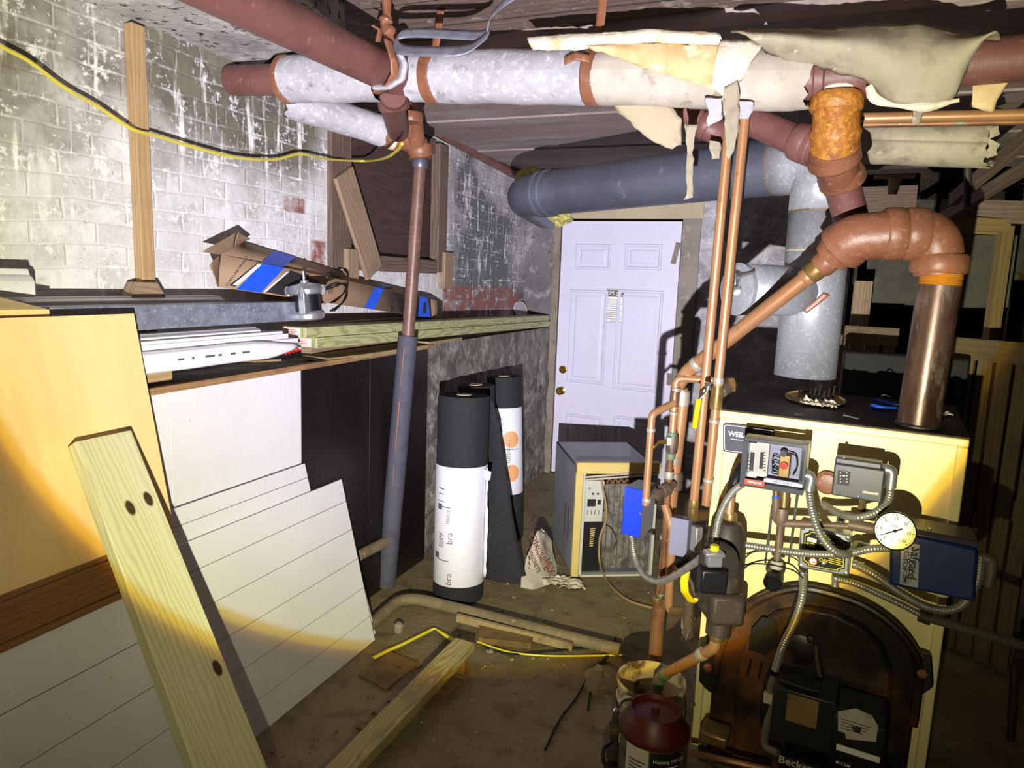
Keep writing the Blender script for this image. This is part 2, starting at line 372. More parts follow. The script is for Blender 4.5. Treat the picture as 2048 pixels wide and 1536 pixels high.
m_cordtan = gen('tan_cord', (150, 124, 84), .55)
m_bucket = gen('stained_bucket', (206, 196, 160), .5, layers=[(6, .48, .62, (140, 110, 70)), (9, .58, .68, (92, 66, 44))])
m_red = gen('red_can', (84, 18, 14), .45, layers=[(8, .45, .7, (52, 16, 13)), (40, .6, .72, (60, 40, 34))])  # red darkened because the can sits outside the beam
m_fluff = gen('yellow_fibreglass', (200, 194, 116), .95, layers=[(30, .4, .65, (150, 142, 76))], bump=(60, 1, .01))
m_dark = gen('grimy_dark_metal', (48, 44, 38), .6, layers=[(9, .45, .7, (66, 58, 46))], bump=(40, .2))
m_gaugeface = gen('gauge_face', (236, 236, 230), .4)
m_glass = None
def _glass():
    t = NT('clear_plastic'); m = t.done(lin((235, 238, 240)), .05); t.b.inputs['Transmission Weight'].default_value = 1.0; t.b.inputs['IOR'].default_value = 1.15; return m
def _glass():
    t = NT('clear_plastic'); tr = t.n('ShaderNodeBsdfTransparent'); gl = t.n('ShaderNodeBsdfGlossy'); gl.inputs['Roughness'].default_value = .08; mx_ = t.n('ShaderNodeMixShader'); mx_.inputs[0].default_value = .07
    t.l(tr.outputs[0], mx_.inputs[1]); t.l(gl.outputs[0], mx_.inputs[2]); t.l(mx_.outputs[0], t.out.inputs[0]); return t.m
m_glass = _glass()
m_riser = gen('brown_riser_pipe', (112, 82, 72), .42, layers=[(8, .4, .7, (92, 64, 54)), (60, .55, .75, (138, 104, 92))], bump=(70, .3, .002))
def _fins():
    t = NT('coil_fins'); x, y, z = t.sep(t.tc.outputs['UV'])
    s1 = t.ramp(t.math('SINE', t.math('MULTIPLY', y, 6.283*420)), -1, 1)
    nz = t.noise(t.tc.outputs['Object'], 22, 5, .65)
    c = t.mix(t.ramp(nz, .4, .62), lin((150, 144, 132)), lin((84, 76, 66))); c = t.mix(t.math('MULTIPLY', s1, .45), c, lin((40, 36, 32)))
    return t.done(c, .55, .3, t.bump(s1, .4, .001))
m_fins = _fins()
def _beadboard():
    return m_white_board
# ------------------------------------------------------------------ structure
XW = -2.067; XL = -1.825; YB = 5.30; ZC = 2.33
def mat_brick():
    t = NT('whitewashed_brick'); P = t.tc.outputs['Object']; x, y, z = t.sep(P)
    co = t.comb(y, z, 0.0)
    wob = t.noise(co, 2.2, 3, .5, 0, True)
    o = t.n('ShaderNodeVectorMath', operation='SCALE'); t.l(wob, o.inputs[0]); o.inputs[3].default_value = .05
    a = t.n('ShaderNodeVectorMath', operation='ADD'); t.l(co, a.inputs[0]); t.l(o.outputs[0], a.inputs[1])
    b = t.n('ShaderNodeTexBrick'); t.l(a.outputs[0], b.inputs[0]); b.offset = .5
    b.inputs['Scale'].default_value = 1; b.inputs['Brick Width'].default_value = .215; b.inputs['Row Height'].default_value = .068; b.inputs['Mortar Size'].default_value = .006; b.inputs['Mortar Smooth'].default_value = .6
    b.inputs['Color1'].default_value = (0, 0, 0, 1); b.inputs['Color2'].default_value = (1, 1, 1, 1); b.inputs['Mortar'].default_value = (.5, .5, .5, 1)
    per = t.sep(b.outputs[0])[0]; mort = b.outputs['Fac']
    n1 = t.noise(co, 1.5, 6, .6); n2 = t.noise(co, 9, 6, .68, .3); n3 = t.noise(co, 45, 4, .7)
    drip = t.noise(t.comb(t.math('MULTIPLY', y, 22), t.math('MULTIPLY', z, 2.6), 0.0), 1.0, 5, .6)
    col = t.mix(t.ramp(per, .1, .9), lin((206, 204, 208)), lin((224, 223, 228)))
    col = t.mix(t.ramp(n2, .40, .62), col, lin((186, 184, 184)))
    # bare, dirty masonry high up on the left, thinning out downward and to the right
    up = t.math('ADD', t.ramp(z, 1.75, 2.15, 0, .75), t.ramp(n1, .35, .65, -.35, .35))
    lf = t.ramp(y, 2.55, 2.85, 1, .15)
    dirty = t.math('MULTIPLY', up, lf, True)
    col = t.mix(t.ramp(dirty, .1, .6), col, t.mix(t.ramp(n2, .4, .65), lin((116, 110, 96)), lin((88, 84, 80))))
    # grey paint beyond the window
    gp = t.math('MULTIPLY', t.ramp(y, 3.85, 4.1), t.ramp(n1, .3, .5))
    col = t.mix(gp, col, t.mix(t.ramp(n2, .4, .7), lin((104, 104, 110)), lin((82, 82, 88))))
    # lime runs and crust
    lime = t.math('MULTIPLY', t.ramp(drip, .56, .64), t.ramp(t.math('ADD', n2, t.math('MULTIPLY', n1, .6)), .68, .86))
    col = t.mix(t.math('MULTIPLY', lime, .9), col, lin((240, 239, 238)))
    crust = t.ramp(t.math('ADD', n3, n2), 1.08, 1.2)
    col = t.mix(t.math('MULTIPLY', crust, .8), col, lin((236, 235, 238)))
    dark = t.ramp(t.math('ADD', n3, t.math('MULTIPLY', n1, .5)), .60, .52)
    col = t.mix(t.math('MULTIPLY', dark, .5), col, lin((96, 92, 92)))
    col = t.mix(t.math('MULTIPLY', t.math('MULTIPLY', mort, t.ramp(n2, .44, .6)), .5), col, lin((236, 235, 238)))
    # bare red bricks
    red = None
    for (y0, y1, z0, z1) in ((2.44, 2.60, 1.80, 1.875), (2.62, 2.75, 1.58, 1.70), (3.9, 5.2, 1.2, 1.50), (.79, .83, 1.80, 1.83), (2.30, 2.75, 1.40, 1.5)):
        q = t.math('MULTIPLY', t.math('MULTIPLY', t.ramp(y, y0, y0+.02), t.ramp(y, y1-.02, y1, 1, 0)), t.math('MULTIPLY', t.ramp(z, z0, z0+.01), t.ramp(z, z1-.01, z1, 1, 0)))
        red = q if red is None else t.math('MAXIMUM', red, q)
    red = t.math('MULTIPLY', red, t.ramp(n2, .44, .60, 1, .2))
    col = t.mix(red, col, t.mix(t.ramp(n3, .4, .7), lin((150, 92, 82)), lin((118, 80, 76))))
    h = t.math('ADD', t.math('MULTIPLY', mort, -1.0), t.math('ADD', t.math('MULTIPLY', n2, 1.2), t.math('MULTIPLY', n3, .6)))
    return t.done(col, .85, 0, t.bump(h, .38, .010))
def mat_stone(name, dk, md, lt, sc=5.0, mscale=1.0):
    t = NT(name); P = t.tc.outputs['Object']; n0 = t.noise(P, 3, 3, .5, 0, True)
    o = t.n('ShaderNodeVectorMath', operation='SCALE'); t.l(n0, o.inputs[0]); o.inputs[3].default_value = .16
    a = t.n('ShaderNodeVectorMath', operation='ADD'); t.l(P, a.inputs[0]); t.l(o.outputs[0], a.inputs[1])
    q = t.map(a.outputs[0], (1, 1, 1.7))
    ed = t.voro(q, sc, 'DISTANCE_TO_EDGE'); cell = t.voro(q, sc, 'F1', 'Color'); cx = t.sep(cell)[0]
    n2 = t.noise(P, 11, 6, .68, .4); n3 = t.noise(P, 50, 4, .65)
    col = t.mix(cx, lin(dk), lin(md)); col = t.mix(t.ramp(n2, .48, .66), col, lin(lt)); col = t.mix(t.ramp(n3, .56, .7), col, lin(dk))
    col = t.mix(t.math('MULTIPLY', t.ramp(ed, .02, .09, 1, 0), .35*mscale), col, lin(tuple((x+y)//2 for x, y in zip(md, lt))))
    h = t.math('ADD', t.math('MULTIPLY', t.ramp(ed, 0, .2), .35), t.math('ADD', t.math('MULTIPLY', n2, 1.1), t.math('MULTIPLY', n3, .35)))
    return t.done(col, .88, 0, t.bump(h, .7, .03))
def mat_floor():
    t = NT('dirt_floor'); P = t.tc.outputs['Object']
    n1 = t.noise(P, 1.4, 5, .6); n2 = t.noise(P, 8, 6, .65, .3); n3 = t.noise(P, 60, 4, .7)
    col = t.mix(t.ramp(n1, .35, .65), lin((138, 124, 94)), lin((116, 102, 72)))
    col = t.mix(t.ramp(n2, .5, .72), col, lin((88, 76, 54)))
    col = t.mix(t.ramp(n3, .64, .72), col, lin((168, 156, 126)))
    ed = t.voro(t.map(P, (1, .6, 1)), 1.1, 'DISTANCE_TO_EDGE'); ew = t.math('ADD', ed, t.math('MULTIPLY', n2, .02))
    cr = t.ramp(ew, .010, .018, 1, 0)
    col = t.mix(t.math('MULTIPLY', cr, .0), col, lin((36, 30, 22)))
    h = t.math('ADD', t.math('MULTIPLY', n2, 1.0), t.math('MULTIPLY', n3, .35))
    return t.done(col, t.ramp(n2, .3, .7, .55, .85), 0, t.bump(h, .6, .02))
def mat_plank(name, base, dark, axis='y', w=.2, flake=None):
    t = NT(name); P = t.tc.outputs['Object']; x, y, z = t.sep(P)
    u, v = (x, y) if axis == 'y' else (y, x)
    s = t.math('DIVIDE', v, w); fr = t.math('FRACT', s); fl = t.math('FLOOR', s)
    g = t.noise(t.comb(t.math('MULTIPLY', u, 1.2), t.math('MULTIPLY', v, 40), fl), 1, 5, .6)
    pl = t.noise(t.comb(fl, 0.0, 0.0), 3.3, 0)
    col = t.mix(t.ramp(g, .35, .65), lin(base), lin(dark)); col = t.mix(t.ramp(pl, .3, .7, 0, .5), col, lin(dark))
    if flake: col = t.mix(t.ramp(t.noise(P, 16, 6, .7), .56, .64), col, lin(flake))
    gap = t.math('MAXIMUM', t.ramp(fr, .0, .025, 1, 0), t.ramp(fr, .975, 1))
    col = t.mix(t.math('MULTIPLY', gap, .9), col, lin((20, 16, 14)))
    return t.done(col, .8, 0, t.bump(t.math('ADD', t.math('MULTIPLY', gap, -2.0), g), .5, .006))
m_brick = mat_brick()
m_stone = mat_stone('grey_foundation_stone', (84, 80, 76), (122, 116, 106), (164, 160, 156), 4.2)
m_rough = mat_stone('whitewashed_rubble', (142, 141, 145), (172, 170, 176), (206, 204, 212), 4.0)
m_concrete = gen('grey_cement_render', (140, 132, 122), .85, layers=[(4, .42, .7, (118, 112, 104)), (20, .58, .72, (168, 162, 152)), (50, .62, .7, (92, 88, 82))], bump=(24, .5, .008))
m_plaster = gen('stained_plaster', (176, 172, 172), .85, layers=[(4, .42, .65, (140, 136, 136)), (34, .58, .63, (58, 54, 56)), (12, .55, .7, (204, 200, 202))], bump=(34, .7, .008), stretch=(1, 1, 1))
m_tanboard = gen('tan_board', (176, 162, 136), .75, layers=[(3, .45, .75, (158, 146, 122)), (60, .68, .73, (90, 76, 60))])
m_jamb = gen('painted_jamb', (132, 122, 108), .7, layers=[(8, .45, .7, (104, 96, 86)), (40, .6, .7, (70, 62, 54))], bump=(30, .2))
m_floor = mat_floor()
m_ceil = mat_plank('ceiling_planks', (128, 108, 98), (90, 74, 68), 'y', .21, (150, 140, 136))
m_darkback = gen('dim_back_wall', (86, 84, 78), .9, layers=[(3, .42, .6, (66, 63, 58)), (9, .55, .7, (104, 101, 94))], bump=(12, .5, .02))  # greys deepened in place of the light's falloff

def fl(u, v):
    x = -2.35+u*6.6; y = -1.6+v*9.4
    return V((x, y, NZ.noise(V((x*2.1, y*2.1, 0)))*.004-.002))
mb = MB().grid(fl, 66, 82, 6.6, 8.2)
mb.span((-2.35, -1.6, -.12), (4.25, 7.8, -.06))
o = struct(mb.build('floor', m_floor, org=(0, 0, 0)))
# left brick wall with the boarded window opening
WY0, WY1, WZ0, WZ1 = 2.755, 3.89, 1.60, 2.36
mb = MB()
def bw(y0, y1, z0, z1):
    n, k = max(2, int((y1-y0)/.06)), max(2, int((z1-z0)/.06))
    mb.grid(lambda u, v: V((XW+NZ.noise(V((0, (y0+u*(y1-y0))*3, (z0+v*(z1-z0))*3)))*.008*min(1, 8*u, 8*(1-u)), y0+u*(y1-y0), z0+v*(z1-z0))), n, k)
    mb.span((-2.36, y0, z0), (XW-.02, y1, z1))
bw(-1.6, WY0, 0, 2.6); bw(WY1, 5.5, 0, 2.6); bw(WY0, WY1, 0, WZ0); bw(WY0, WY1, WZ1, 2.6)
mb.span((-2.36, WY0, WZ0), (-2.30, WY1, WZ1))
struct(mb.build('wall_left', m_brick, org=(0, 0, 0)))
# stone foundation ledge along the foot of the brick wall
mb = MB()
def lg(u, v):
    y = 3.3+u*2.0; z = v*1.19
    d = NZ.noise(V((y*5, z*6, 1)))*.022+NZ.noise(V((y*14, z*16, 4)))*.009
    return V((XL+d*min(1, 6*(1-v)+.2), y, z))
mb.grid(lg, 80, 46); mb.span((XW-.01, 3.3, 0), (XL-.03, YB, 1.185)); mb.span((XW-.01, -1.6, 0), (XL-.001, 3.3, 1.175))
struct(mb.build('wall_foundation', m_stone, org=(0, 0, 0)))
# back wall: brick return, door opening, cement right of it
mb = MB()
mb.span((-2.36, YB, 0), (-1.83, YB+.2, 2.6))
m_brick2 = gen('grey_painted_brick', (112, 110, 114), .85, layers=[(3, .4, .6, (92, 90, 94)), (10, .55, .7, (150, 148, 156)), (26, .6, .7, (70, 66, 66))], bump=(24, .6, .01))
struct(mb.build('wall_back', m_brick2, org=(0, 0, 0)))
mb = MB(); XR = onY(1694, 600, YB).x; mb.span((-.72, YB, 0), (XR, YB+.2, 2.6)); mb.span((-1.83, YB+.02, 2.06), (-.72, YB+.2, 2.6))
struct(mb.build('wall_back', m_rough, org=(0, 0, 0)))
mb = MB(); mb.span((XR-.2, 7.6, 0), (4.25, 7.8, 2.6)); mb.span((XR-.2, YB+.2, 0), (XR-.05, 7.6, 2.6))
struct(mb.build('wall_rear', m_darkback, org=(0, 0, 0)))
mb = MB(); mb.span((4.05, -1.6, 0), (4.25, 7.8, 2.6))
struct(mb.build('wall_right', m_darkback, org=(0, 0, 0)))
mb = MB(); mb.span((-1.78, YB+.14, -.1), (-.84, YB+.2, 2.06)); struct(mb.build('wall_behind_door', m_black, org=(0, 0, 0)))
# tan board above the door, jamb trims
mb = MB(); mb.span((-1.83, YB-.02, 2.035), (-.70, YB+.03, 2.25)); struct(mb.build('trim_1', m_tanboard, org=(0, 0, 0)))
mb = MB(); mb.span((-1.83, YB-.02, 0), (-1.772, YB+.1, 2.035)); struct(mb.build('trim_2', m_jamb, org=(0, 0, 0), bevel=.004))
mb = MB(); mb.span((-.842, YB-.02, 0), (-.71, YB+.1, 2.035)); struct(mb.build('trim_3', m_concrete, org=(0, 0, 0), bevel=.004))
# ceiling planks, joists and the plaster patch on the left
mb = MB(); mb.span((-2.36, -1.6, 2.42), (4.25, 7.8, 2.6)); struct(mb.build('ceiling', m_ceil, org=(0, 0, 0)))
mb = MB()
def pc(u, v):
    x = XW-.02+u*1.15; y = -1.6+v*(4.05 - .75*u)
    return V((x, y, ZC+NZ.noise(V((x*5, y*5, 2)))*.012))
pq = [V((XW-.02, -1.6, ZC)), onZ(470, -300, ZC), onZ(585, -30, ZC), onZ(640, 25, ZC), onZ(672, 52, ZC), onZ(690, 68, ZC), onZ(640, 84, ZC), onZ(584, 102, ZC), onZ(548, 112, ZC), V((XW-.02, onX(512, 131, XW).y, ZC))]
mb.slab(pq, (0, 0, .095))
struct(mb.build('ceiling_plaster', m_plaster, org=(0, 0, 0)))
m_joist = wood('old_joist', (146, 128, 124), (112, 96, 92), 22, 1.2, .7, .8, dirt=(128, 116, 116), pale=(160, 150, 148))
mb = MB(); mb.span((-1.6, 1.78, 2.36), (4.05, 1.86, 2.43)); struct(mb.build('ceiling_joist', m_joist))
ys = [2.42]+[onZ(1000, y, 2.36).y for y in (236, 266, 300, 321, 340)]+[YB]
for k in range(len(ys)-1):
    mb = MB(); mb.span((XW, ys[k]+.003, 2.362-.008*(k % 2)), (4.05, ys[k+1]-.003, 2.43)); struct(mb.build('ceiling_board', m_joist, bevel=.004))
# wooden strip along the front of the ledge
mb = MB(); mb.beam(onX(296, 783, -1.80), onX(862, 692, -1.80), .022, .035, (0, 0, 1)); struct(mb.build('trim_4', m_ledge_wood, bevel=.002))
mb = MB(); mb.beam(V((-1.80, 0.2, onX(300, 783, -1.8).z-.004)), onX(296, 783, -1.80), .022, .035, (0, 0, 1)); struct(mb.build('trim_5', m_ledge_wood, bevel=.002))
# ---- boarded window
mb = MB(); mb.span((-2.10, WY0-.005, WZ0-.02), (-2.04, WY0+.15, 2.33)); 
mb.span((-2.10, WY1-.1, WZ0-.02), (-2.04, WY1+.005, 2.33)); mb.span((-2.10, WY0+.15, WZ0-.03), (-2.045, WY1-.1, WZ0+.05)); mb.span((-2.2, WY0+.15, 2.27), (-2.07, WY1-.1, 2.35))
w = struct(mb.build('window_1', m_oldwood, bevel=.003))
mb = MB(); mb.span((-2.2, WY0, WZ0), (-2.12, WY1, 2.36)); mb.build('plywood_panel', m_darkply, w)
# ================================================================== things on the ledge and along the left wall
GRP_T = 'white trim lengths on the ledge'
# furring post on the brick wall
mb = MB(); p0 = onX(268, 50, XW+.02); p1 = onX(291, 600, XW+.02)
mb.beam(V((XW+.021, p0.y, p0.z)), V((XW+.021, p0.y+.005, 1.178)), .05, .036, (0, 1, 0))
tag(mb.build('wooden_post', m_pine, bevel=.002), 'narrow upright pine stud standing against the whitewashed brick wall at left', 'post')
mb = MB(); P = onX(296, 592, -1.99)
mb.slab([P+V((0, -.075, -.03)), P+V((0, .06, -.045)), P+V((0, .07, 0)), P+V((0, .04, .045)), P+V((0, -.035, .045))], (-.05, 0, 0))
tag(mb.build('wood_offcut', m_oldwood_pale, bevel=.002), 'rough angular wood offcut wedged at the foot of the upright pine stud', 'wood scrap')
# yellow cable
pts = [onX(x, y, -2.0) for x, y in ((-40, 66), (0, 92), (60, 124), (130, 176), (200, 216), (262, 257), (310, 271), (400, 298), (480, 316), (550, 319), (600, 308), (655, 318), (730, 322))]
pts += [A(770, 316, 2.95), A(795, 300, 2.72), A(804, 288, 2.62)]
mb = MB().tube(spline(pts, 6), .0058, 8)
tag(mb.build('power_cable', m_yellowcable), 'yellow cable strung across the brick wall from the left edge to the pipe elbow', 'cable')
# long cardboard box
xf, xb = -1.925, -2.045
TL, TR, BR, BL = onX(440, 509, xf), onX(861, 598, xf), onX(863, 636, xf), onX(436, 573, xf)
kT, kR = onX(487, 484, xb), onX(885, 604, xb)
bTL = kT; bTR = kR; bBR = V((xb, bTR.y, bTR.z-.09)); bBL = V((xb, bTL.y, bTL.z-.11))
def bxq(s, t): return TL.lerp(TR, s).lerp(BL.lerp(BR, s), t)+V((.0034, 0, 0))
def btq(s, t): return TL.lerp(TR, s).lerp(bTL.lerp(bTR, s), t)+V((0, 0, .0034))
box = thing('cardboard_box', 'long slim cardboard carton with three bands of blue tape leaning on the brick wall', 'box', (TL+BR)/2)
mb = MB(); mb.poly([TL, TR, BR, BL]); mb.poly([TL, bTL, bTR, TR]); mb.poly([bTL, bBL, bBR, bTR]); mb.poly([BL, BR, bBR, bBL]); mb.poly([TR, bTR, bBR, BR])
mb.build('carton', m_card, box, solid=.003)
def flap(a, b, c, d, nm='flap'): MB().loft([a, b], [d, c], 8, 5, .006, .003).build(nm, m_card, box, solid=.003)
flap(TL, onX(468, 494, -1.96), onX(476, 463, -1.95), onX(404, 503, -1.91)); flap(onX(468, 494, -1.96), bTL, onX(500, 478, -1.99), onX(476, 463, -1.95)); flap(TL+V((.002, 0, 0)), BL+V((.002, 0, 0)), onX(432, 556, -1.9), onX(420, 530, -1.89)); flap(bTL, bBL, onX(440, 520, -2.0), onX(450, 488, -2.01))
def tape(s0, s1, q0, q1):
    m = MB(); m.poly([bxq(s0, 0), bxq(s1, 0), bxq(q1, 1), bxq(q0, 1)]); m.poly([btq(s0, 0), btq(s0-.03, 1), btq(s1-.03, 1), btq(s1, 0)])
    m.build('tape', m_tape, box, smooth=0)
tape(.135, .215, .055, .135); tape(.635, .685, .575, .63); tape(.915, .975, .90, .99)
m = MB(); m.poly([bxq(s, t)+V((.0008, 0, 0)) for s, t in ((.115, .05), (.13, .05), (.05, .92), (.03, .92))]); m.poly([bxq(s, t) for s, t in ((.24, .03), (.36, .22), (.26, 1.0), (.15, .95))])
m.poly([bxq(s, t)+V((.0012, 0, 0)) for s, t in ((.945, .25), (.965, .2), (.958, .8), (.93, .85))])
m.poly([btq(s, t) for s, t in ((.36, .3), (.42, .3), (.42, .7), (.36, .7))])
m.build('printed_label', m_ink, box, smooth=0)
fx = (TR-TL).normalized(); fy = (TL-BL).normalized()
m = MB()
m.text('4 ft Linear', .024, bxq(.83, .30), -fy*.6+fx*.4, fx, 'CENTER'); m.text('White', .026, bxq(.815, .5), -fy*.6+fx*.4, fx); m.text('Wraplight', .024, bxq(.79, .62), -fy*.6+fx*.4, fx)
for k in range(7): m.rule(bxq(.70, .2), fx, fy, .02+k*.008-.0, -.055-(k % 3)*.004, .003, .05)
for k in range(4): m.rule(bxq(.40, .35), fx, fy, k*.009, -.03, .004, .03)
a = bxq(.74, .15); 
for k in range(4): m.rule(bxq(.745+k*.018, .15), -fy, fx, 0, 0, .06, .0025)
for k in range(3): m.tube([bxq(.735, .75+k*.08)+(fx*math.cos(q)*.02+fy*math.sin(q)*.008) for q in [i*.5 for i in range(13)]], .0012, 4, False)
m.text('MENSURPTURTE', .02, bxq(.05, .45), -fy*.75-fx*.6, fx, 'CENTER')
m.build('lettering', m_ink, box, smooth=0)
m = MB(); m.poly([bxq(s, t)+V((.0012, 0, 0)) for s, t in ((.118, .06), (.132, .06), (.056, .88), (.040, .88))]); m.poly([bxq(s, t)+V((.0012, 0, 0)) for s, t in ((.226, .1), (.234, .1), (.150, .96), (.142, .96))]); m.build('white_stripe', m_inkwhite, box, smooth=0)
# electric motor
P = A(617, 640, 2.82); mo = thing('electric_motor', 'silver and black electric motor with a shaft standing beside the cardboard carton', 'motor', P)
ax = V((-.05, -.10, 1)).normalized(); r = .066
MB().lathe([(r*.80, .035), (r*.86, .04), (r*.86, .105), (r*.80, .11)], P, ax, 32).build('stator', m_blackplastic, mo)
MB().lathe([(.02, 0), (r*.9, .004), (r, .010), (r, .030), (r*.86, .040), (.02, .042)], P, ax, 32).build('end_bell', m_alu, mo, bevel=.002)
MB().lathe([(r*.86, .104), (r*1.08, .110), (r*1.10, .128), (r*.9, .140), (r*.45, .146), (.016, .150), (.016, .158), (.004, .158)], P, ax, 32).build('end_bell', m_alu, mo)
MB().cyl(P+ax*.15, P+ax*.195, .0062, 14).build('shaft', m_chrome, mo)
xx, yy = perp(ax)
for k in range(4):
    q = P+(xx*math.cos(k*1.57+.5)+yy*math.sin(k*1.57+.5))*r*1.05
    MB().lathe([(.012, .100), (.012, .132), (.007, .132), (.007, .138)], q, ax, 10).build('mounting_lug', m_alu, mo)
q = P+V((.03, -.055, 0)); MB().box(q+ax*.07, (.03, .03, .09), basis((1, 0, 0), (0, 1, .1))).build('terminal_rib', m_alu, mo, bevel=.004)
for k in (0, 1, 2):
    MB().tube(spline([P+ax*.11+V((.02, .05, 0)), A(668, 574-k*4, 2.88), A(690, 566+k*3, 2.95), A(694, 580+k*5, 2.97), A(684, 606, 2.93), A(668-k*4, 622, 2.88)], 7), .0032, 6).build('lead_wire', m_blackplastic, mo)
# zinc beam
xb0 = -1.84
zt = onX(605, 603, xb0); zb = onX(610, 641, xb0)
mb = MB(); mb.span((xb0-.06, .75, zb.z), (xb0, zt.y, zt.z)); o = mb.build('metal_beam', m_zinc, bevel=.003)
tag(o, 'long grey galvanised box beam lying on the white trim stack', 'beam')
# white trims
def trim(px, py, x, w, h, label, m=m_white_board, y0=.7, prof=True, name='trim_moulding'):
    P = onX(px, py, x); z = P.z
    sec = [(0, 0), (0, h*.55), (-w*.12, h*.7), (-w*.3, h*.78), (-w*.4, h), (-w, h), (-w, 0)] if prof else [(0, 0), (0, h), (-w, h), (-w, 0)]
    mb = MB(); mb.slab([V((x+a, P.y, z+b)) for a, b in sec], (0, y0-P.y, 0))
    return tag(mb.build(name, m, bevel=.0015), label, 'moulding', GRP_T)
trim(522, 666, -1.85, .06, .022, 'silvery white trim length directly under the grey box beam')
trim(566, 668, -1.83, .07, .012, 'thin flat white trim strip below the silvery trim length', prof=False)
trim(577, 678, -1.825, .075, .022, 'white trim length in the middle of the pile, second above the creased cladding', prof=False)
trim(597, 688, -1.815, .075, .024, 'white trim length reaching furthest right toward the green lumber', prof=False)
# creased vinyl piece on the front of the pile
P = onX(545, 716, -1.79); Q = onX(598, 694, -1.80)
vz = P.z; mb = MB()
mb.loft([V((-1.79, .8, vz)), V((-1.79, P.y, vz)), Q], [V((-1.795, .8, vz+.062)), V((-1.795, P.y-.05, vz+.062)), Q+V((0, 0, .012))], 30, 6, .004, .003, (1, 0, 0))
mb.loft([V((-1.795, .8, vz+.062)), V((-1.795, P.y-.05, vz+.062)), Q+V((0, 0, .012))], [V((-1.86, .8, vz+.064)), V((-1.86, P.y-.05, vz+.064)), Q+V((-.03, 0, .012))], 30, 3, 0, .002)
v = thing('vinyl_cladding', 'creased white vinyl cladding length at the front of the trim pile', 'cladding', (P.x, 1.5, vz))
mb.build('cladding_sheet', m_vinyl, v, solid=.003)
m = MB(); tp = onX(330, 716, -1.787)
for k, (w, g) in enumerate(((.03, .01), (.012, .006), (.05, .01), (.02, .006), (.03, .01), (.045, .01))): m.rule(V((-1.783, 1.62+k*.055, vz+.03)), (0, 1, 0), (0, 0, 1), 0, 0, w*.8, .006)
m.build('faint_print', m_inkgrey, v, smooth=0)
# block under
P = onX(292, 770, -1.80); mb = MB(); mb.span((-1.84, P.y-.05, P.z+.004), (-1.80, P.y+.10, P.z+.05))
tag(mb.build('wood_block', m_pine, bevel=.004), 'small pale wood block propping the creased cladding on the ledge', 'wood block')
# red plastic scrap
mb = MB(); 
for k in range(5):
    a = onX(552+k*7, 712-k*2, -1.83); mb.tube([a+V((-.01, 0, .006)), a+V((.0, .03, .012)), a+V((.01, .05, .004))], .004, 6)
tag(mb.build('plastic_clip', gen('red_plastic', (200, 40, 30), .4)), 'red plastic clip scrap lying between trim pile and green lumber', 'clip')
mb = MB(); mb.beam(onX(500, 722, -1.815), onX(552, 719, -1.815), .05, .008, (1, 0, 0)); tag(mb.build('wood_strip', m_plyedge), 'thin short wood strip on the ledge below the trim ends', 'wood strip')
# stacked treated lumber
def lumber(a, b, hgt, label):
    xf = a.x; h = V((0, 0, hgt)); w = V((-.12, 0, 0))
    root = thing('lumber_board', label, 'lumber', a, 'treated boards on the ledge')
    MB().hexa([a, b, b+w, a+w, a+h, b+h, b+w+h, a+w+h]).build('board', m_treated_b, root, bevel=.003)
    y = a.y-.001; MB().poly([V((xf-.03, y, a.z+.004)), V((xf-.112, y, a.z+.004)), V((xf-.112, y, a.z+hgt-.006)), V((xf-.03, y, a.z+hgt-.006))]).build('end_tag', m_inkwhite, root, smooth=0)
    m = MB(); 
    for k in range(4): m.rule(V((xf-.108, y-.001, a.z+.008+k*.007)), (1, 0, 0), (0, 0, 1), 0, 0, .066-.01*(k % 2), .003)
    m.build('tag_print', m_inkred, root, smooth=0)
la, lb = onX(634, 697, -1.80), onX(1101, 653, -1.80)
lumber(la, lb, .043, 'lower green treated board on the ledge, under its twin')
lumber(la+V((-.014, -.05, .0436)), lb+V((-.014, -.01, .0436)), .043, 'upper green treated board on the ledge, stacked on its twin')
# plywood scraps under
def scrap(px, x0, x1, z, t, label, nm='plywood_scrap', m=m_plyedge):
    pts = [onX(a, b, c) for a, b, c in px]; z = sum(p.z for p in pts)/len(pts)
    mb = MB().slab([V((p.x, p.y, z)) for p in pts], (0, 0, t)); return tag(mb.build(nm, m), label, 'plywood scrap')
a, b = onX(727, 714, -1.775), onX(857, 697, -1.775); z = a.z-.004
mb = MB().slab([V((-1.775, a.y, z)), V((-1.775, b.y, z)), V((-1.95, b.y-.04, z)), V((-1.95, a.y-.2, z)), V((-1.80, a.y-.22, z))], (0, 0, .016))
tag(mb.build('plywood_scrap', m_plyedge), 'plywood offcut jutting out under the green boards behind the grey insulated pipe', 'plywood scrap')
a, b = onX(858, 690, -1.79), onX(924, 684, -1.79)
mb = MB().slab([V((-1.79, a.y, a.z)), V((-1.79, b.y, a.z)), V((-1.93, b.y, a.z)), V((-1.93, a.y, a.z))], (0, 0, .016))
tag(mb.build('plywood_scrap', m_plyedge), 'smaller plywood offcut under the green boards above the rough stone', 'plywood scrap')
# long brown board behind the lumber, at the carton's foot
mb = MB(); a = onX(640, 636, -1.90); mb.span((-2.0, a.y, 1.19), (-1.945, a.y+1.2, a.z-.03))
tag(mb.build('timber_length', m_oldwood_pale), 'old brown timber length lying behind the green boards under the carton', 'timber')
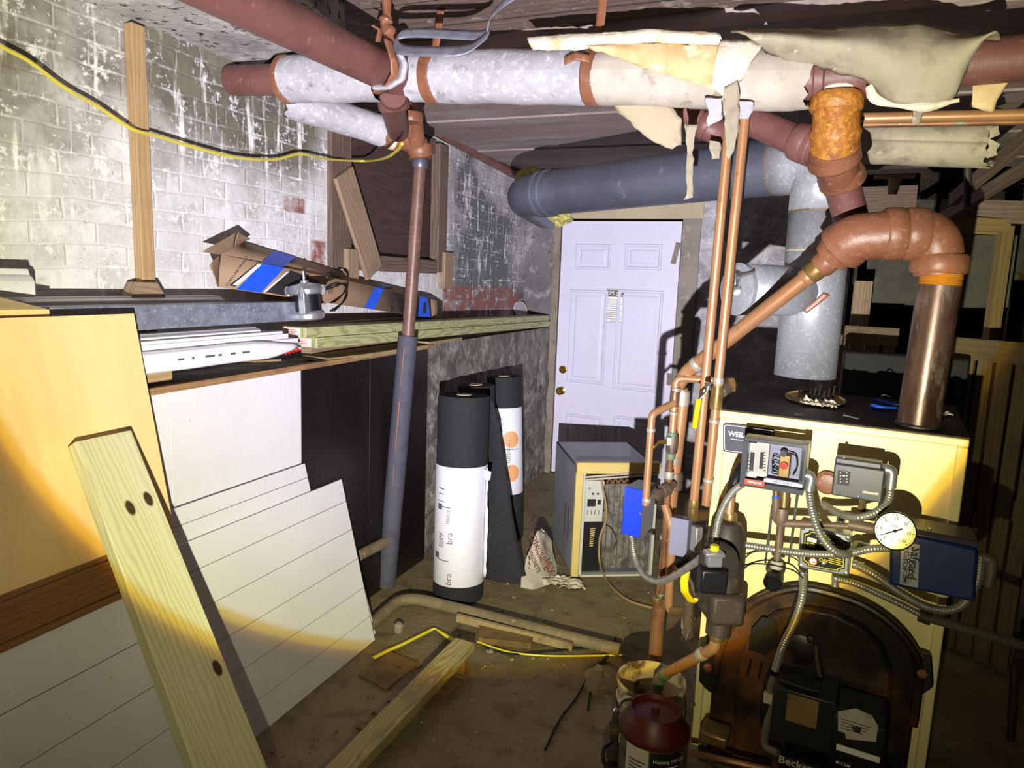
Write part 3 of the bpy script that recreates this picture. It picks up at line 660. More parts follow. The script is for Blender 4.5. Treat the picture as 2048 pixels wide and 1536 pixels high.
# clear lid
P = onX(1041, 620, -2.03); n = V((1, -.5, .25)).normalized(); x, y = perp(n)
lid = thing('round_lid', 'round clear lid propped against the red bricks at the far end of the ledge', 'lid', P-V((0, 0, .06)))
MB().tube([P+(x*math.cos(a)+y*math.sin(a))*.066 for a in [i*2*math.pi/32 for i in range(33)]], .005, 8, False).build('rim', m_insul, lid)
MB().lathe([(.062, 0), (.062, .003)], P, n, 28).build('disc', gen('hazy_plastic', (150, 140, 142), .3), lid)
# moulding lengths at the far left
trim(72, 594, -1.93, .06, .075, 'white crown moulding end at the left edge above the tan plywood', y0=.3)
trim(450, 607, -1.97, .06, .028, 'thin white moulding lying behind the grey box beam near the stud')
mb = MB(); a = onX(470, 606, -1.90); mb.span((-1.96, .4, a.z-.045), (-1.90, a.y, a.z-.02)); tag(mb.build('timber_length', m_oldwood, bevel=.002), 'dark wood length behind the grey box beam', 'timber')
mb = MB(); a = onX(94, 634, -1.80); mb.slab([V((-1.79, a.y, a.z)), V((-1.79, .3, a.z+.01)), V((-1.86, .3, a.z+.05)), V((-1.90, a.y-.13, a.z+.05))], (0, 0, .02))
tag(mb.build('plank', m_ply), 'yellowish plank lying behind the top edge of the tan plywood sheet', 'plank')
# ================================================================== sheets leaning on the ledge and things on the floor
# flat white and dark sheets covering the ledge
y0, y1, y2, y3 = onX(340, 780, -1.80).y, onX(604, 745, -1.80).y, onX(742, 730, -1.80).y, onX(858, 705, -1.80).y
zt = onX(604, 747, -1.80).z
def sheet(a, b, z1, m, label, name, x=-1.805, z0=.0): 
    mb = MB().span((x-.014, a+.001, z0), (x, b-.001, z1)); return tag(mb.build(name, m, bevel=.001), label, 'panel')
zl = onX(300, 785, -1.80).z
sheet(y0, y1, zl-.006, m_white_board, 'large plain white panel upright against the ledge, left of the dark plywood', 'white_panel')
sheet(.9, y0, zl-.008, m_white_board, 'narrow strip of white panel beside the tan plywood edge', 'white_panel')
sheet(y1, y2, 1.171, m_black_ply, 'wide dark plywood sheet next to the plain white panel', 'dark_plywood')
sheet(y2, y3, 1.172, m_black_ply, 'dark plywood sheet behind the grey insulated pipe, beside the stone', 'dark_plywood')
# leaning sheets: each plane leans from its foot x to the ledge
def lean(xb, zb, xt, zt, ya, yb, th=.012, off=0):
    lo = V((xb+off, 0, zb)); hi = V((xt+off, 0, zt)); up = (hi-lo); n = V((up.z, 0, -up.x)).normalized()
    Y = lambda p, y: V((p.x, y, p.z))
    return lo, hi, n, Y
def leanboard(name, label, xb, zb, xt, zt, ya, yb, th, seams=(), m=m_white_board, cat='panel'):
    lo, hi, n, Y = lean(xb, zb, xt, zt, ya, yb, th)
    root = thing(name, label, cat, Y(lo, (ya+yb)/2))
    up = hi-lo; ks = [0]+list(seams)+[1]; b = MB()
    for k in range(len(ks)-1):
        g = .0009/up.length
        s0 = ks[k]+(g if k else 0); s1 = ks[k+1]-(g if k < len(ks)-2 else 0)
        p, q = lo+up*s0, lo+up*s1
        b.hexa([Y(p, ya), Y(p, yb), Y(p, yb)-n*th, Y(p, ya)-n*th, Y(q, ya), Y(q, yb), Y(q, yb)-n*th, Y(q, ya)-n*th])
    b.build('board_face', m, root, bevel=.0006)
    if len(seams):
        p, q = lo+up*.004, hi-up*.004
        MB().hexa([Y(p, ya+.002)-n*.003, Y(p, yb-.002)-n*.003, Y(p, yb-.002)-n*(th-.002), Y(p, ya+.002)-n*(th-.002), Y(q, ya+.002)-n*.003, Y(q, yb-.002)-n*.003, Y(q, yb-.002)-n*(th-.002), Y(q, ya+.002)-n*(th-.002)]).build('backing', m_inkgrey, root)
    return root, lo, hi, n, Y
pb = onZ(750, 1280); pt = onY(686, 957, pb.y+.01)
B = leanboard('beadboard_sheet', 'large white grooved sheet leaning in front of the others, lower corner on the floor', pb.x, .0, pt.x, pt.z, .75, pb.y, .010, (.15, .33, .51, .69, .865))
pa = onX(611, 927, -1.775)
leanboard('beadboard_sheet', 'white sheet showing above the large grooved sheet, below the plain white panel', pb.x-.016, 0, -1.778, pa.z, .7, pa.y, .009, (.93,))
pc = onY(702, 1040, pb.y+.055)
leanboard('beadboard_sheet', 'white sheet with a dirty edge peeking out right of the large grooved sheet', pb.x-.03, 0, pc.x-.012, pc.z, pa.y+.02, pb.y+.05, .008, (.25, .5, .75))
# tan plywood sheet
p1 = onX(268, 627, -1.765); p2 = onY(345, 1041, p1.y)
sl = (p2.x-p1.x)/(p1.z-p2.z); xfoot = p1.x+sl*p1.z
_, lo, hi, n, Y = leanboard('plywood_sheet', 'tall tan plywood sheet leaning at the left edge of the photo', xfoot, 0, p1.x, p1.z, .2, p1.y, .012, (), m_ply)
# white grooved panel with brown rail in front of the plywood
q1 = onP(2, 1206, lo+n*.026, n); q2 = onP(222, 1110, lo+n*.026, n); r1 = onP(2, 1314, lo+n*.022, n); r2 = onP(250, 1196, lo+n*.022, n)
up = (hi-lo).normalized(); hz = (r1.z+r2.z)/2; hq = (q1.z+q2.z)/2; L = lambda z: lo+up*(z/up.z)
ye = onP(418, 1400, lo+n*.02, n).y
wn = thing('wainscot_panel', 'white grooved panel with a brown wooden rail, lower left corner of the photo', 'panel', V((xfoot, .8, 0)))
sp = .135; zs = [hz-.0]; 
while zs[-1] > 0: zs.append(zs[-1]-sp*up.z)
b = MB()
for k in range(len(zs)-1):
    p, q = L(max(zs[k+1]+.0012, 0))+n*.001, L(zs[k]-.0012)+n*.001
    b.hexa([Y(p, .2), Y(p, ye), Y(p, ye)+n*.012, Y(p, .2)+n*.012, Y(q, .2), Y(q, ye), Y(q, ye)+n*.012, Y(q, .2)+n*.012])
b.build('grooved_panel', m_white_board, wn, bevel=.0008)
b = MB()
for (za, zb_, t) in ((hz, hz+.018, .022), (hz+.018, hq-.03, .014), (hq-.03, hq-.012, .02), (hq-.012, hq, .012)):
    p, q = L(za)+n*.001, L(zb_)+n*.001
    b.hexa([Y(p, .2), Y(p, ye-.1), Y(p, ye-.1)+n*t, Y(p, .2)+n*t, Y(q, .2), Y(q, ye-.1), Y(q, ye-.1)+n*t, Y(q, .2)+n*t])
b.build('rail', m_brown_rail, wn, bevel=.002)
# leaning treated post
pf = p1+n*.045; tl, tr = onP(150, 883, pf, n), onP(263, 859, pf, n)
d = V((-1.0-tl.x, 0, -tl.z)); pn = d.cross(tr-tl).normalized()
if pn.x < 0: pn = -pn
bl_, br_ = onP(388, 1536, tl, pn), onP(536, 1536, tl, pn)
ext = lambda a, b: a+(b-a)*((a.z-.012)/(a.z-b.z))
bl_, br_ = ext(tl, bl_), ext(tr, br_); t = .036
mb = MB().hexa([tl, bl_, br_, tr, tl-pn*t, bl_-pn*t, br_-pn*t, tr-pn*t])
dl = (bl_-tl).normalized(); kn = []
for (kx, ky, kr) in ((250, 1018, .013), (287, 1000, .013), (403, 1353, .0135)):
    q = onP(kx, ky, tl, pn)-tl; kn.append((q.dot(dl), (q-dl*q.dot(dl)).length, kr))
m_plank = wood('treated_plank', (222, 218, 176), (168, 164, 112), 62, .5, .55, .6, knots=kn, bumpst=.1, pale=(226, 224, 188))
o = mb.build('lumber_plank', m_plank, bevel=.003)
tag(o, 'large knotty treated plank leaning in front of the tan plywood and white sheets', 'lumber')
# timber lying on the floor
a = onZ(930, 1280, .105); bnear = onZ(560, 1660, .045)
dd = (bnear-a).normalized(); wv = dd.cross(V((0, 0, 1))).normalized()
mb = MB(); mb.beam(a-V((0, 0, .019)), bnear-V((0, 0, .019)), .09, .038, wv)
tag(mb.build('lumber_stick', m_treated_c, bevel=.002), 'treated stud lying slanted on the dirt floor at bottom centre', 'lumber')
k = a+dd*.05; mb = MB(); mb.box(V((k.x, k.y, .032)), (.05, .08, .064), basis(dd, wv)); 
tag(mb.build('wood_block', m_greyscrap, bevel=.003), 'small grey block under the far end of the floor stud', 'wood block')
# tan floor pipe
pp = fillet([onZ(728, 1262, .03), onZ(806, 1190, .03), onZ(1240, 1300, .03)], .12, 8)
tag(MB().tube(pp, .027, 18).build('floor_pipe', m_tanpipe), 'dusty tan pipe running along the dirt floor with a bend near the dark plywood', 'pipe')
# boards beside pipe
mb = MB(); mb.beam(onZ(914, 1235, .035), onZ(1145, 1293, .02), .035, .018, (0, 0, 1)); tag(mb.build('wood_strip', m_plyedge, bevel=.001), 'narrow wood strip lying along the floor pipe', 'wood strip')
mb = MB(); mb.slab([onZ(957, 1262, .0), onZ(956, 1288, .0), onZ(1062, 1299, .0), onZ(1068, 1274, 0)], (0, 0, .028)); tag(mb.build('wood_block', m_greyscrap, bevel=.002), 'flat dirty wood block on the floor below the narrow strip', 'wood block')
def flat(px, label, t=.012, name='board_scrap', m=m_greyscrap):
    mb = MB().slab([onZ(x, y, .0) for x, y in px], (0, 0, t)); return tag(mb.build(name, m, bevel=.001), label, 'board scrap')
flat([(716, 1352), (780, 1308), (838, 1330), (772, 1384)], 'flat dirty board scrap on the floor left of the stud')
flat([(800, 1408), (880, 1352), (925, 1368), (850, 1424)], 'flat dirty board scrap on the floor right of the stud')
# yellow strap in two visible runs and string
def ribbon(pts, w, z): 
    P = [onZ(x, y, z) for x, y in pts]; e = []
    for i, p in enumerate(P):
        d = (P[min(i+1, len(P)-1)]-P[max(i-1, 0)]); e.append(d.cross(V((0, 0, 1))).normalized()*w)
    return MB().loft([p-q for p, q in zip(P, e)], [p+q for p, q in zip(P, e)], 24, 2, .004, .003, (0, 0, 1))
o = ribbon([(746, 1316), (800, 1290), (868, 1256), (885, 1266), (910, 1282)], .011, .014).build('strap', m_yellowstrap, solid=.002); tag(o, 'yellow plastic strap on the floor left of the stud end', 'strap')
o = MB().tube(spline([onZ(x, y, .008) for x, y in ((955, 1283), (985, 1294), (1030, 1306), (1110, 1312), (1250, 1310))], 6), .004, 6).build('string', m_yellowstrap); tag(o, 'thin yellow string along the floor toward the bucket', 'string')
for pts, l in (([(970, 1296), (1020, 1308), (1090, 1304), (1150, 1298), (1200, 1296)], 'black wire on the floor near the floor pipe end'), ([(1232, 1275), (1215, 1310), (1180, 1350), (1150, 1400), (1120, 1440), (1090, 1500)], 'black wire trailing down the floor from the pipe end'), ([(1226, 1300), (1200, 1335), (1184, 1370), (1176, 1420)], 'short black wire beside the trailing wire left of the bucket')):
    o = MB().tube(spline([onZ(x, y, .006)+V((0, 0, .002*random.random())) for x, y in pts], 6), .0045, 6).build('wire', m_black); tag(o, l, 'wire')
mb = MB(); q = onZ(797, 1262, 0); mb.lathe([(.02, 0), (.022, .03), (.012, .04)], q, (0.1, -.1, 1), 12); tag(mb.build('rubble_lump', m_concrete), 'small round rubble lump on the floor beside the yellow strap', 'rubble')
def rock(px, py, r, label, seed):
    q = onZ(px, py, 0); mb = MB()
    mb.grid(lambda u, v: q+V((math.cos(u*6.283)*math.sin(v*3.1416), math.sin(u*6.283)*math.sin(v*3.1416), max(0, math.cos(v*3.1416))**.6*.55))*r*(1+.45*NZ.noise(V((math.cos(u*6.283)*1.5, math.sin(u*6.283)*1.5, v*3+seed)))), 20, 12)
    return tag(mb.build('rubble_lump', m_floor if r > .05 else m_concrete), label, 'rubble')
rock(982, 1302, .018, 'pale rubble lump on the floor below the stud end', 1); rock(1205, 1365, .08, 'large half buried stone on the floor left of the bucket', 5)
# ---------------- felt rolls
def roll(base, r, h, top_tilt, label, zl0, zl1, lab_m=m_label, r_in=.036):
    root = thing('roofing_roll', label, 'roll', base, 'rolls of black roofing felt')
    ax = V(top_tilt).normalized(); prof = [(r*.97, 0), (r, .01), (r, h-.012), (r*.97, h)]
    k = r*.97
    while k > r_in+.016: prof += [(k, h), (k-.004, h-.006), (k-.008, h)]; k -= .012
    prof += [(r_in, h), (r_in, h-.06)]
    MB().lathe(prof, base, ax, 40, cap=False).build('felt', m_felt, root)
    MB().lathe([(r_in, h-.05), (r_in, h+.004), (r_in-.006, h+.004), (r_in-.006, h-.05)], base, ax, 24, cap=False).build('core_tube', m_core, root)
    MB().lathe([(r+.0006, zl0), (r+.002, zl0+.002), (r+.002, zl1-.002), (r+.0006, zl1)], base, ax, 48, cap=False).build('paper_label', lab_m, root)
    return root, ax
def cyl_print(items, base, ax, r, ang0, name, m, root):
    # items: ('t', text, size, angle_offset_m, z, vertical) or ('r', s, z, w, h)
    b = MB(); x0 = V((math.cos(ang0), math.sin(ang0), 0)); 
    for it in items:
        tmp = MB()
        if it[0] == 't': 
            if it[5]: tmp.text(it[1], it[2], (it[3], it[4], 0), (0, it[5], 0), (-it[5], 0, 0))
            else: tmp.text(it[1], it[2], (it[3], it[4], 0), (1, 0, 0), (0, 1, 0))
        elif it[0] == 'd':
            for k in range(24):
                u0, u1 = -1+k/12, -1+(k+1)/12; h0, h1 = (math.sqrt(max(0, 1-u*u))*it[3] for u in (u0, u1)); x0_, x1_ = it[1]+u0*it[3], it[1]+u1*it[3]
                tmp.poly([(x0_, it[2]-h0, 0), (x1_, it[2]-h1, 0), (x1_, it[2]+h1+1e-5, 0), (x0_, it[2]+h0+1e-5, 0)], [(0, 0)]*4)
        else: 
            n = max(1, int(abs(it[3])/.012))
            for k in range(n): tmp.rule((0, 0, 0), (1, 0, 0), (0, 1, 0), it[1]+k*it[3]/n, it[2], it[3]/n, it[4])
        o = len(b.v)
        for p in tmp.v:
            a = ang0+p.x/r; b.v.append(V(base)+ax*p.y+V((math.cos(a), math.sin(a), 0))*(r+.0032))
        for f in tmp.f: b.face([o+i for i in f], [(0, 0)]*len(f))
    return b.build(name, m, root, smooth=0)
q = onZ(916, 1190); h1 = 1.0
tilt = (A(928, 790, depth(q)+.05)-q).normalized()
R1, ax1 = roll(q, .124, (A(928, 790, depth(q)+.05)-q).length, tilt, 'nearest roll of black felt with the wide white paper label', .085, .665)
ca = math.atan2(-q.y, -q.x)   # angle facing the camera
ang = ca-.55
it = [('t', 'bra', .045, .02, .13, 1), ('t', 'bra', .045, .02, .33, 1), ('r', -.05, .56, .035, .005), ('r', -.05, .535, .03, .004), ('r', -.06, .50, .05, .003), ('r', -.055, .46, .028, .028), ('r', -.07, .22, .03, .03)]
for k in range(9): it.append(('r', -.045+(k % 2)*.004, .28+k*.008, .03, .003))
for k in range(7): it.append(('r', .0, .40+k*.01, .018, .003))
it += [('r', -.05, .475, .07, .004), ('r', -.05, .215, .07, .004)]
cyl_print(it, q, ax1, .124, ang, 'label_print', m_inkgrey, R1)
# torn flap of label
e0 = [q+ax1*z+V((math.cos(ca+1.15), math.sin(ca+1.15), 0))*.129 for z in (.12, .35, .66)]
e1 = [p+(RT*.014-HF*.012)*(1+.5*math.sin(i*2.5)) for i, p in enumerate(e0)]
MB().loft(e0, e1, 18, 4, .004, .004, rag=.006).build('torn_flap', m_label, R1, solid=.001)
qc = q+ax1*.655+V((math.cos(ca+1.0), math.sin(ca+1.0), 0))*.127
MB().loft([qc, qc-ax1*.05], [qc+RT*.035-ax1*.012, qc+RT*.03-ax1*.055], 6, 4, .006, .002).build('torn_corner', m_label, R1, solid=.001)
q3 = onZ(1012, 1072); t3 = (onY(1008, 760, q3.y+.03)-q3); 
R3, ax3 = roll(q3, .105, .98, t3.normalized(), 'rearmost roll of black felt with an orange printed label, against the stone', .28, .80)
ca3 = math.atan2(-q3.y, -q3.x)
for z_ in (.62, .42): cyl_print([('d', .03, z_, .05)], q3, ax3, .105, ca3+.1, 'orange_dot', m_inkorange, R3)
it = [('t', 'bra turbocap', .04, .01, .52, 1), ('t', 'BUILDING PRODUCTS', .012, -.02, .70, 1), ('r', -.06, .56, .14, .004), ('t', 'A', .05, -.035, .68, 0), ('t', 'Q', .03, -.035, .45, 0), ('t', 'G', .03, -.035, .745, 0)]
for k in range(8): it.append(('r', -.075, .60+k*.02, .012, .012))
cyl_print(it, q3, ax3, .105, ca3+.1, 'label_print', m_inkgrey, R3)
q2 = onZ(958, 1125); t2 = (A(952, 778, depth(q2)+.02)-q2)
R2, ax2 = roll(q2, .10, .99, t2.normalized(), 'middle roll of black felt with a loose sheet hanging off it, no label', .30, .302, m_felt)
# loose sheet of felt between the rolls
ea = [A(972, 790, 3.66), A(986, 800, 3.64), A(1000, 860, 3.62), A(1014, 960, 3.58), A(1034, 1080, 3.52), A(1052, 1150, 3.44), A(1046, 1207, 3.40)]
eb = [A(960, 800, 3.72), A(955, 830, 3.72), A(955, 900, 3.70), A(955, 990, 3.62), A(960, 1090, 3.54), A(968, 1150, 3.48), A(975, 1180, 3.46)]
MB().loft(ea, eb, 30, 8, .02, .006).build('loose_sheet', m_felt, R2, solid=.004)
# ---------------- concrete bag and paper crumbs
e0 = [onZ(1040, 1176, .0), A(1052, 1120, 3.52), A(1072, 1062, 3.66), A(1080, 1058, 3.72)]
e1 = [onZ(1112, 1160, .0), A(1112, 1130, 3.66), A(1102, 1080, 3.74), A(1090, 1060, 3.74)]
bag = thing('concrete_bag', 'crumpled paper bag of concrete mix on the floor between felt rolls and air conditioner', 'bag', (e0[0]+e1[0])/2)
mb = MB(); mb.loft(e0, e1, 22, 14, .06, .014, seed=2); mb.loft(e0, e1, 22, 14, -.03, .012, seed=2); mb.build('bag_body', m_bag, bag)
c = (e0[1]+e1[1])/2; ux = (A(1100, 1150, 3.5)-A(1066, 1075, 3.5)).normalized(); uy = (RT*.85+ZUP*.5).normalized()
b = MB(); n = -HF
b.text('CONCRETE', .042, A(1077, 1105, 3.47), ux, uy); b.text('MIX', .05, A(1098, 1138, 3.47), ux, uy); b.text('CONCRETE', .03, A(1066, 1120, 3.47), ux, uy); b.text('MATERIALS', .02, A(1086, 1095, 3.47), ux, uy)
for k in range(5): b.rule(A(1056, 1115+k*10, 3.48), ux, uy, 0, 0, .02, .006)
b.build('lettering', m_inkbrown, bag, smooth=0)
def crumple(px, py, r, label, seed, z=0.0):
    q = onZ(px, py, z); mb = MB(); h = V((seed, seed*2, 0))
    def fn(u, v):
        a = (u-.5)*2; b_ = (v-.5)*2; p = V((a*r, b_*r, 0)); nn = NZ.noise_vector(p*28+h)
        return q+RT*(p.x*1.3+nn.x*r*.35)+HF*(p.y+nn.y*r*.35)+ZUP*(.005+abs(nn.z)*r*.7+r*.1)
    mb.grid(fn, 16, 12); return tag(mb.build('paper_scrap', m_dustpaper, solid=.0015), label, 'paper scrap')
crumple(1112, 1166, .055, 'crumpled white paper scrap on the floor against the concrete bag', 3); crumple(1142, 1174, .05, 'crumpled white paper scrap on the floor in front of the air conditioner', 8)
# ---------------- air conditioner on its side
b0 = onZ(1141, 1150); b1 = onZ(1098, 1062); zt = .60
bk = (b1-b0); bk.z = 0; bk = bk.normalized(); fx = V((bk.y, -bk.x, 0))
W = .44; D = .56
O = lambda x, y, z: b0+fx*x+bk*y+ZUP*z
ac = thing('air_conditioner', 'old window air conditioner with exposed coil standing on the dirt floor before the door', 'air conditioner', O(W/2, D/2, 0))
mb = MB()
def obox(mb, x0, x1, y0, y1, z0, z1): return mb.hexa([O(x0, y0, z0), O(x1, y0, z0), O(x1, y1, z0), O(x0, y1, z0), O(x0, y0, z1), O(x1, y0, z1), O(x1, y1, z1), O(x0, y1, z1)])
obox(mb, 0, .012, 0, D, 0, zt); obox(mb, W-.012, W, 0, D, 0, zt); obox(mb, 0, W, .0, D, zt-.012, zt); obox(mb, 0, W, 0, D, 0, .012); obox(mb, 0, W, D-.012, D, 0, zt)
mb.build('casing', m_ac, ac, bevel=.003)
m = MB()
for k in range(16): obox(m, -.002, .001, .09, .14, .15+k*.012, .155+k*.012)
m.build('side_louvres', m_inkgrey, ac); m = MB()
for k in range(16): obox(m, -.002, .001, .17, .22, .15+k*.012, .155+k*.012)
m.build('side_louvres', m_inkgrey, ac)
MB_ = MB(); obox(MB_, -.004, .035, -.03, .0, 0, zt+.01); MB_.build('front_frame', m_acyellow, ac, bevel=.003)
MB_ = MB(); obox(MB_, -.004, W+.004, -.045, .0, zt-.03, zt+.03); MB_.build('front_rail', m_acyellow, ac, bevel=.003)
MB_ = MB(); obox(MB_, .036, .05, -.03, .04, 0, zt-.03); obox(MB_, .036, W, -.03, .0, 0, .012); obox(MB_, W-.015, W, -.03, 0, 0, zt-.2); MB_.build('inner_frame', m_acpanel, ac, bevel=.001)
for k in range(2):
    MB().tube(spline([O(.04, -.05, zt-.045-k*.014), O(.2, -.055, zt-.03-k*.016), O(.42, -.055, zt-.012-k*.016)], 6), .0055, 6).build('window_seal', m_insul_paper, ac)
MB_ = MB(); obox(MB_, .055, .155, -.012, .02, zt-.30, zt-.075); MB_.build('control_panel', m_acpanel, ac, bevel=.003)
m = MB(); obox(m, .068, .112, -.0135, -.011, zt-.215, zt-.175); m.build('display', m_black, ac)
m = MB(); obox(m, .122, .140, -.0135, -.011, zt-.205, zt-.178); m.build('button', m_ink, ac, smooth=0)
for s, x in ((-1, .095), (1, .122)):
    m = MB(); m.poly([O(x+s*.009, -.0135, zt-.146), O(x-s*.005, -.0135, zt-.137), O(x-s*.005, -.0135, zt-.155)]); m.build('arrow_mark', m_ink, ac, smooth=0)
m = MB()
for k in range(4): obox(m, .07+k*.02, .073+k*.02, -.0135, -.011, zt-.26, zt-.235)
m.tube([O(.075+.006*math.cos(a), -.0135, zt-.115+.006*math.sin(a)) for a in [i*.5 for i in range(13)]], .0012, 4, False)
m.build('buttons', m_ink, ac, smooth=0)
MB_ = MB(); obox(MB_, .055, .155, .0, .1, .02, zt-.30); MB_.build('lower_cover', m_blackplastic, ac, bevel=.004)
m = MB()
for k in range(9): 
    z = zt-.345-k*.012; m.hexa([O(.095, -.003, z), O(.122-.001*k, -.003, z+.004), O(.122-.001*k, .002, z+.004), O(.095, .002, z), O(.095, -.003, z+.005), O(.122-.001*k, -.003, z+.009), O(.122-.001*k, .002, z+.009), O(.095, .002, z+.005)])
m.build('grille_slots', m_acyellow, ac)
MB_ = MB(); obox(MB_, .165, W-.02, .012, .06, .03, zt-.10); MB_.build('coil_fins', m_fins, ac)
m = MB()
for k in range(8): m.cyl(O(.185+k*.032, .008, .03), O(.185+k*.032, .008, zt-.11), .0026, 6)
m.build('coil_rods', m_galv_dull, ac)
for k in range(7):
    x = .19+k*.032; m = MB().tube([O(x+.013*math.cos(a), .02, zt-.098+.02*math.sin(a)) for a in [i*math.pi/8 for i in range(9)]], .0048, 8); m.build('coil_bend', m_copper_old, ac)
m = MB(); m.tube(spline([O(.17, .04, zt-.06), O(.26, .05, zt-.05), O(.38, .06, zt-.062)], 5), .006, 8); m.build('copper_line', m_copper_old, ac)
cp = [O(.06, -.005, zt-.05), O(.13, -.02, zt-.055), A(1204, 968, 3.55), A(1212, 1010, 3.5), A(1212, 1040, 3.5), A(1200, 1075, 3.5), A(1199, 1120, 3.45), onZ(1208, 1150, .01), onZ(1225, 1175, .01), onZ(1262, 1203, .01), onZ(1330, 1222, .01)]
MB().tube(spline(cp, 7), .0062, 8).build('power_cord', m_cordtan, ac)
MB().tube(spline([O(.15, 0, zt-.31), O(.2, -.02, zt-.33), O(.235, -.02, zt-.40), O(.225, -.01, zt-.46)], 6), .002, 6).build('sensor_wire', m_black, ac)
# ---------------- the door
dd0, dd1, dz = -1.766, -.848, 2.018; yd = YB-.002
door = bpy.data.objects.new('door_1', None); COL.objects.link(door); door.location = V(((dd0+dd1)/2, yd, 0)); WO['door_1'] = V(door.location); door['kind'] = 'structure'
m_door = gen('lavender_white_paint', (206, 204, 226), .38, layers=[(70, .68, .72, (120, 118, 130)), (3, .5, .8, (198, 196, 216))])
mb = MB(); mb.span((dd0, yd, .01), (dd1, yd+.04, dz)); mb.build('door_leaf', m_door, door, bevel=.002)
def panel(x0, x1, z0, z1):
    m = MB()
    def ring(i0, d0, i1, d1):
        a = [V((x0+i0, yd-d0, z0+i0)), V((x1-i0, yd-d0, z0+i0)), V((x1-i0, yd-d0, z1-i0)), V((x0+i0, yd-d0, z1-i0))]
        b = [V((x0+i1, yd-d1, z0+i1)), V((x1-i1, yd-d1, z0+i1)), V((x1-i1, yd-d1, z1-i1)), V((x0+i1, yd-d1, z1-i1))]
        for i in range(4): j = (i+1) % 4; m.poly([a[i], a[j], b[j], b[i]])
        return b
    ring(0, 0, .006, .009); ring(.006, .009, .016, .009); ring(.016, .009, .026, .001); b = ring(.026, .001, .040, .001); ring(.040, .001, .056, .008)
    c = .056; m.poly([V((x0+c, yd-.008, z0+c)), V((x1-c, yd-.008, z0+c)), V((x1-c, yd-.008, z1-c)), V((x0+c, yd-.008, z1-c))])
    m.build('door_panel', m_door, door, smooth=0)
for pa_, pb_ in (((1152, 487), (1221, 541)), ((1251, 487), (1322, 541)), ((1142, 578), (1207, 770)), ((1236, 578), (1314, 786)), ((1132, 826), (1196, 1000)), ((1228, 830), (1300, 1000))):
    a = onY(*pa_, yd); b = onY(*pb_, yd); z0 = .25 if pb_[1] == 1000 else b.z
    w = .0; panel(a.x, b.x, z0, a.z)
for py, nm, r in ((739, 'deadbolt', .03), (781, 'door_knob', .032)):
    c = onY(1126 if py == 739 else 1123, py, yd); m = MB()
    prof = [(r*1.05, 0), (r*1.05, .006), (r*.6, .012), (r*.3, .02)] if py == 739 else [(r*1.05, 0), (r*1.05, .006), (r*.45, .012), (r*.4, .03), (r*.85, .04), (r*.95, .052), (r*.6, .062)]
    m.lathe(prof, c, (0, -1, 0), 24); lab(m.build(nm, m_goldbrass, door), 'polished brass '+nm.replace('_', ' '))
c0, c1 = onY(1214, 577, yd), onY(1245, 645, yd); yo = yd-.0012
MB().span((c0.x, yo, c1.z), (c1.x, yd, c0.z)).build('door_label', m_inkwhite, door)
m = MB(); w = c1.x-c0.x; h = c0.z-c1.z; o = V((c0.x, yo-.0004, c1.z)); ex, ez = V((1, 0, 0)), V((0, 0, 1))
m.rule(o, ex, ez, .004, h*.76, w-.008, h*.21); m.rule(o, ex, ez, .0, 0, .003, h); m.rule(o, ex, ez, w-.003, 0, .003, h); m.rule(o, ex, ez, 0, 0, w, .003); m.rule(o, ex, ez, 0, h*.1, w, .003); m.rule(o, ex, ez, 0, h-.003, w, .003)
for k in range(9): m.rule(o, ex, ez, .015, h*.16+k*h*.062, w-.03-(k % 3)*.008, .004)
m.text('NOTICE', .016, o+V((w/2, 0, h*.05)), ex, ez)
m.build('label_print', m_inkgrey, door, smooth=0)
m = MB(); m.text('M', .05, o+V((w*.3, -.0005, h*.865)), ex, ez); m.rule(o+V((0, -.0005, 0)), ex, ez, w*.55, h*.8, w*.3, h*.03); m.rule(o+V((0, -.0005, 0)), ex, ez, w*.55, h*.86, w*.3, h*.04); m.build('label_emblem', m_inkwhite, door, smooth=0)
m = MB(); a = onY(1357, 486, yd-.03); b = onY(1346, 528, yd-.03); m.beam(a, b, .035, .012, (1, 0, 0)); m.build('weatherstrip_flap', m_jamb, door)
for py in (496, 758):
    c = onY(1334 if py > 600 else 1352, py, yd); m = MB(); m.span((c.x, yd-.012, c.z-.045), (c.x+.03, yd, c.z+.045)); 
    if py > 600: m.build('hinge', m_bronze, door, bevel=.002)
# debris boards nailed at the window
win = V((0, 0, 0))
mb = MB(); a, b = onX(686, 345, -2.022), onX(748, 546, -2.022); mb.beam(a, b, .15, .02, (0, 1, 0)); tag(mb.build('wood_brace', m_oldwood_pale, bevel=.002), 'diagonal weathered board across the boarded window', 'board')
mb = MB(); a, b = onX(702, 498, -2.03), onX(697, 570, -2.03); mb.beam(V((a.x, a.y, a.z)), V((b.x, a.y, a.z-.17)), .09, .03, (0, 1, 0)); tag(mb.build('wood_cleat', m_oldwood_pale, bevel=.002), 'short pale wood cleat behind the carton at the left window jamb', 'wood block')
mb = MB(); a = onX(896, 505, -2.03); mb.span((XW-.004, a.y-.05, a.z-.22), (-2.02, a.y+.05, a.z)); tag(mb.build('wood_cleat', m_oldwood_pale, bevel=.002), 'short wood cleat at the right window jamb', 'wood block')
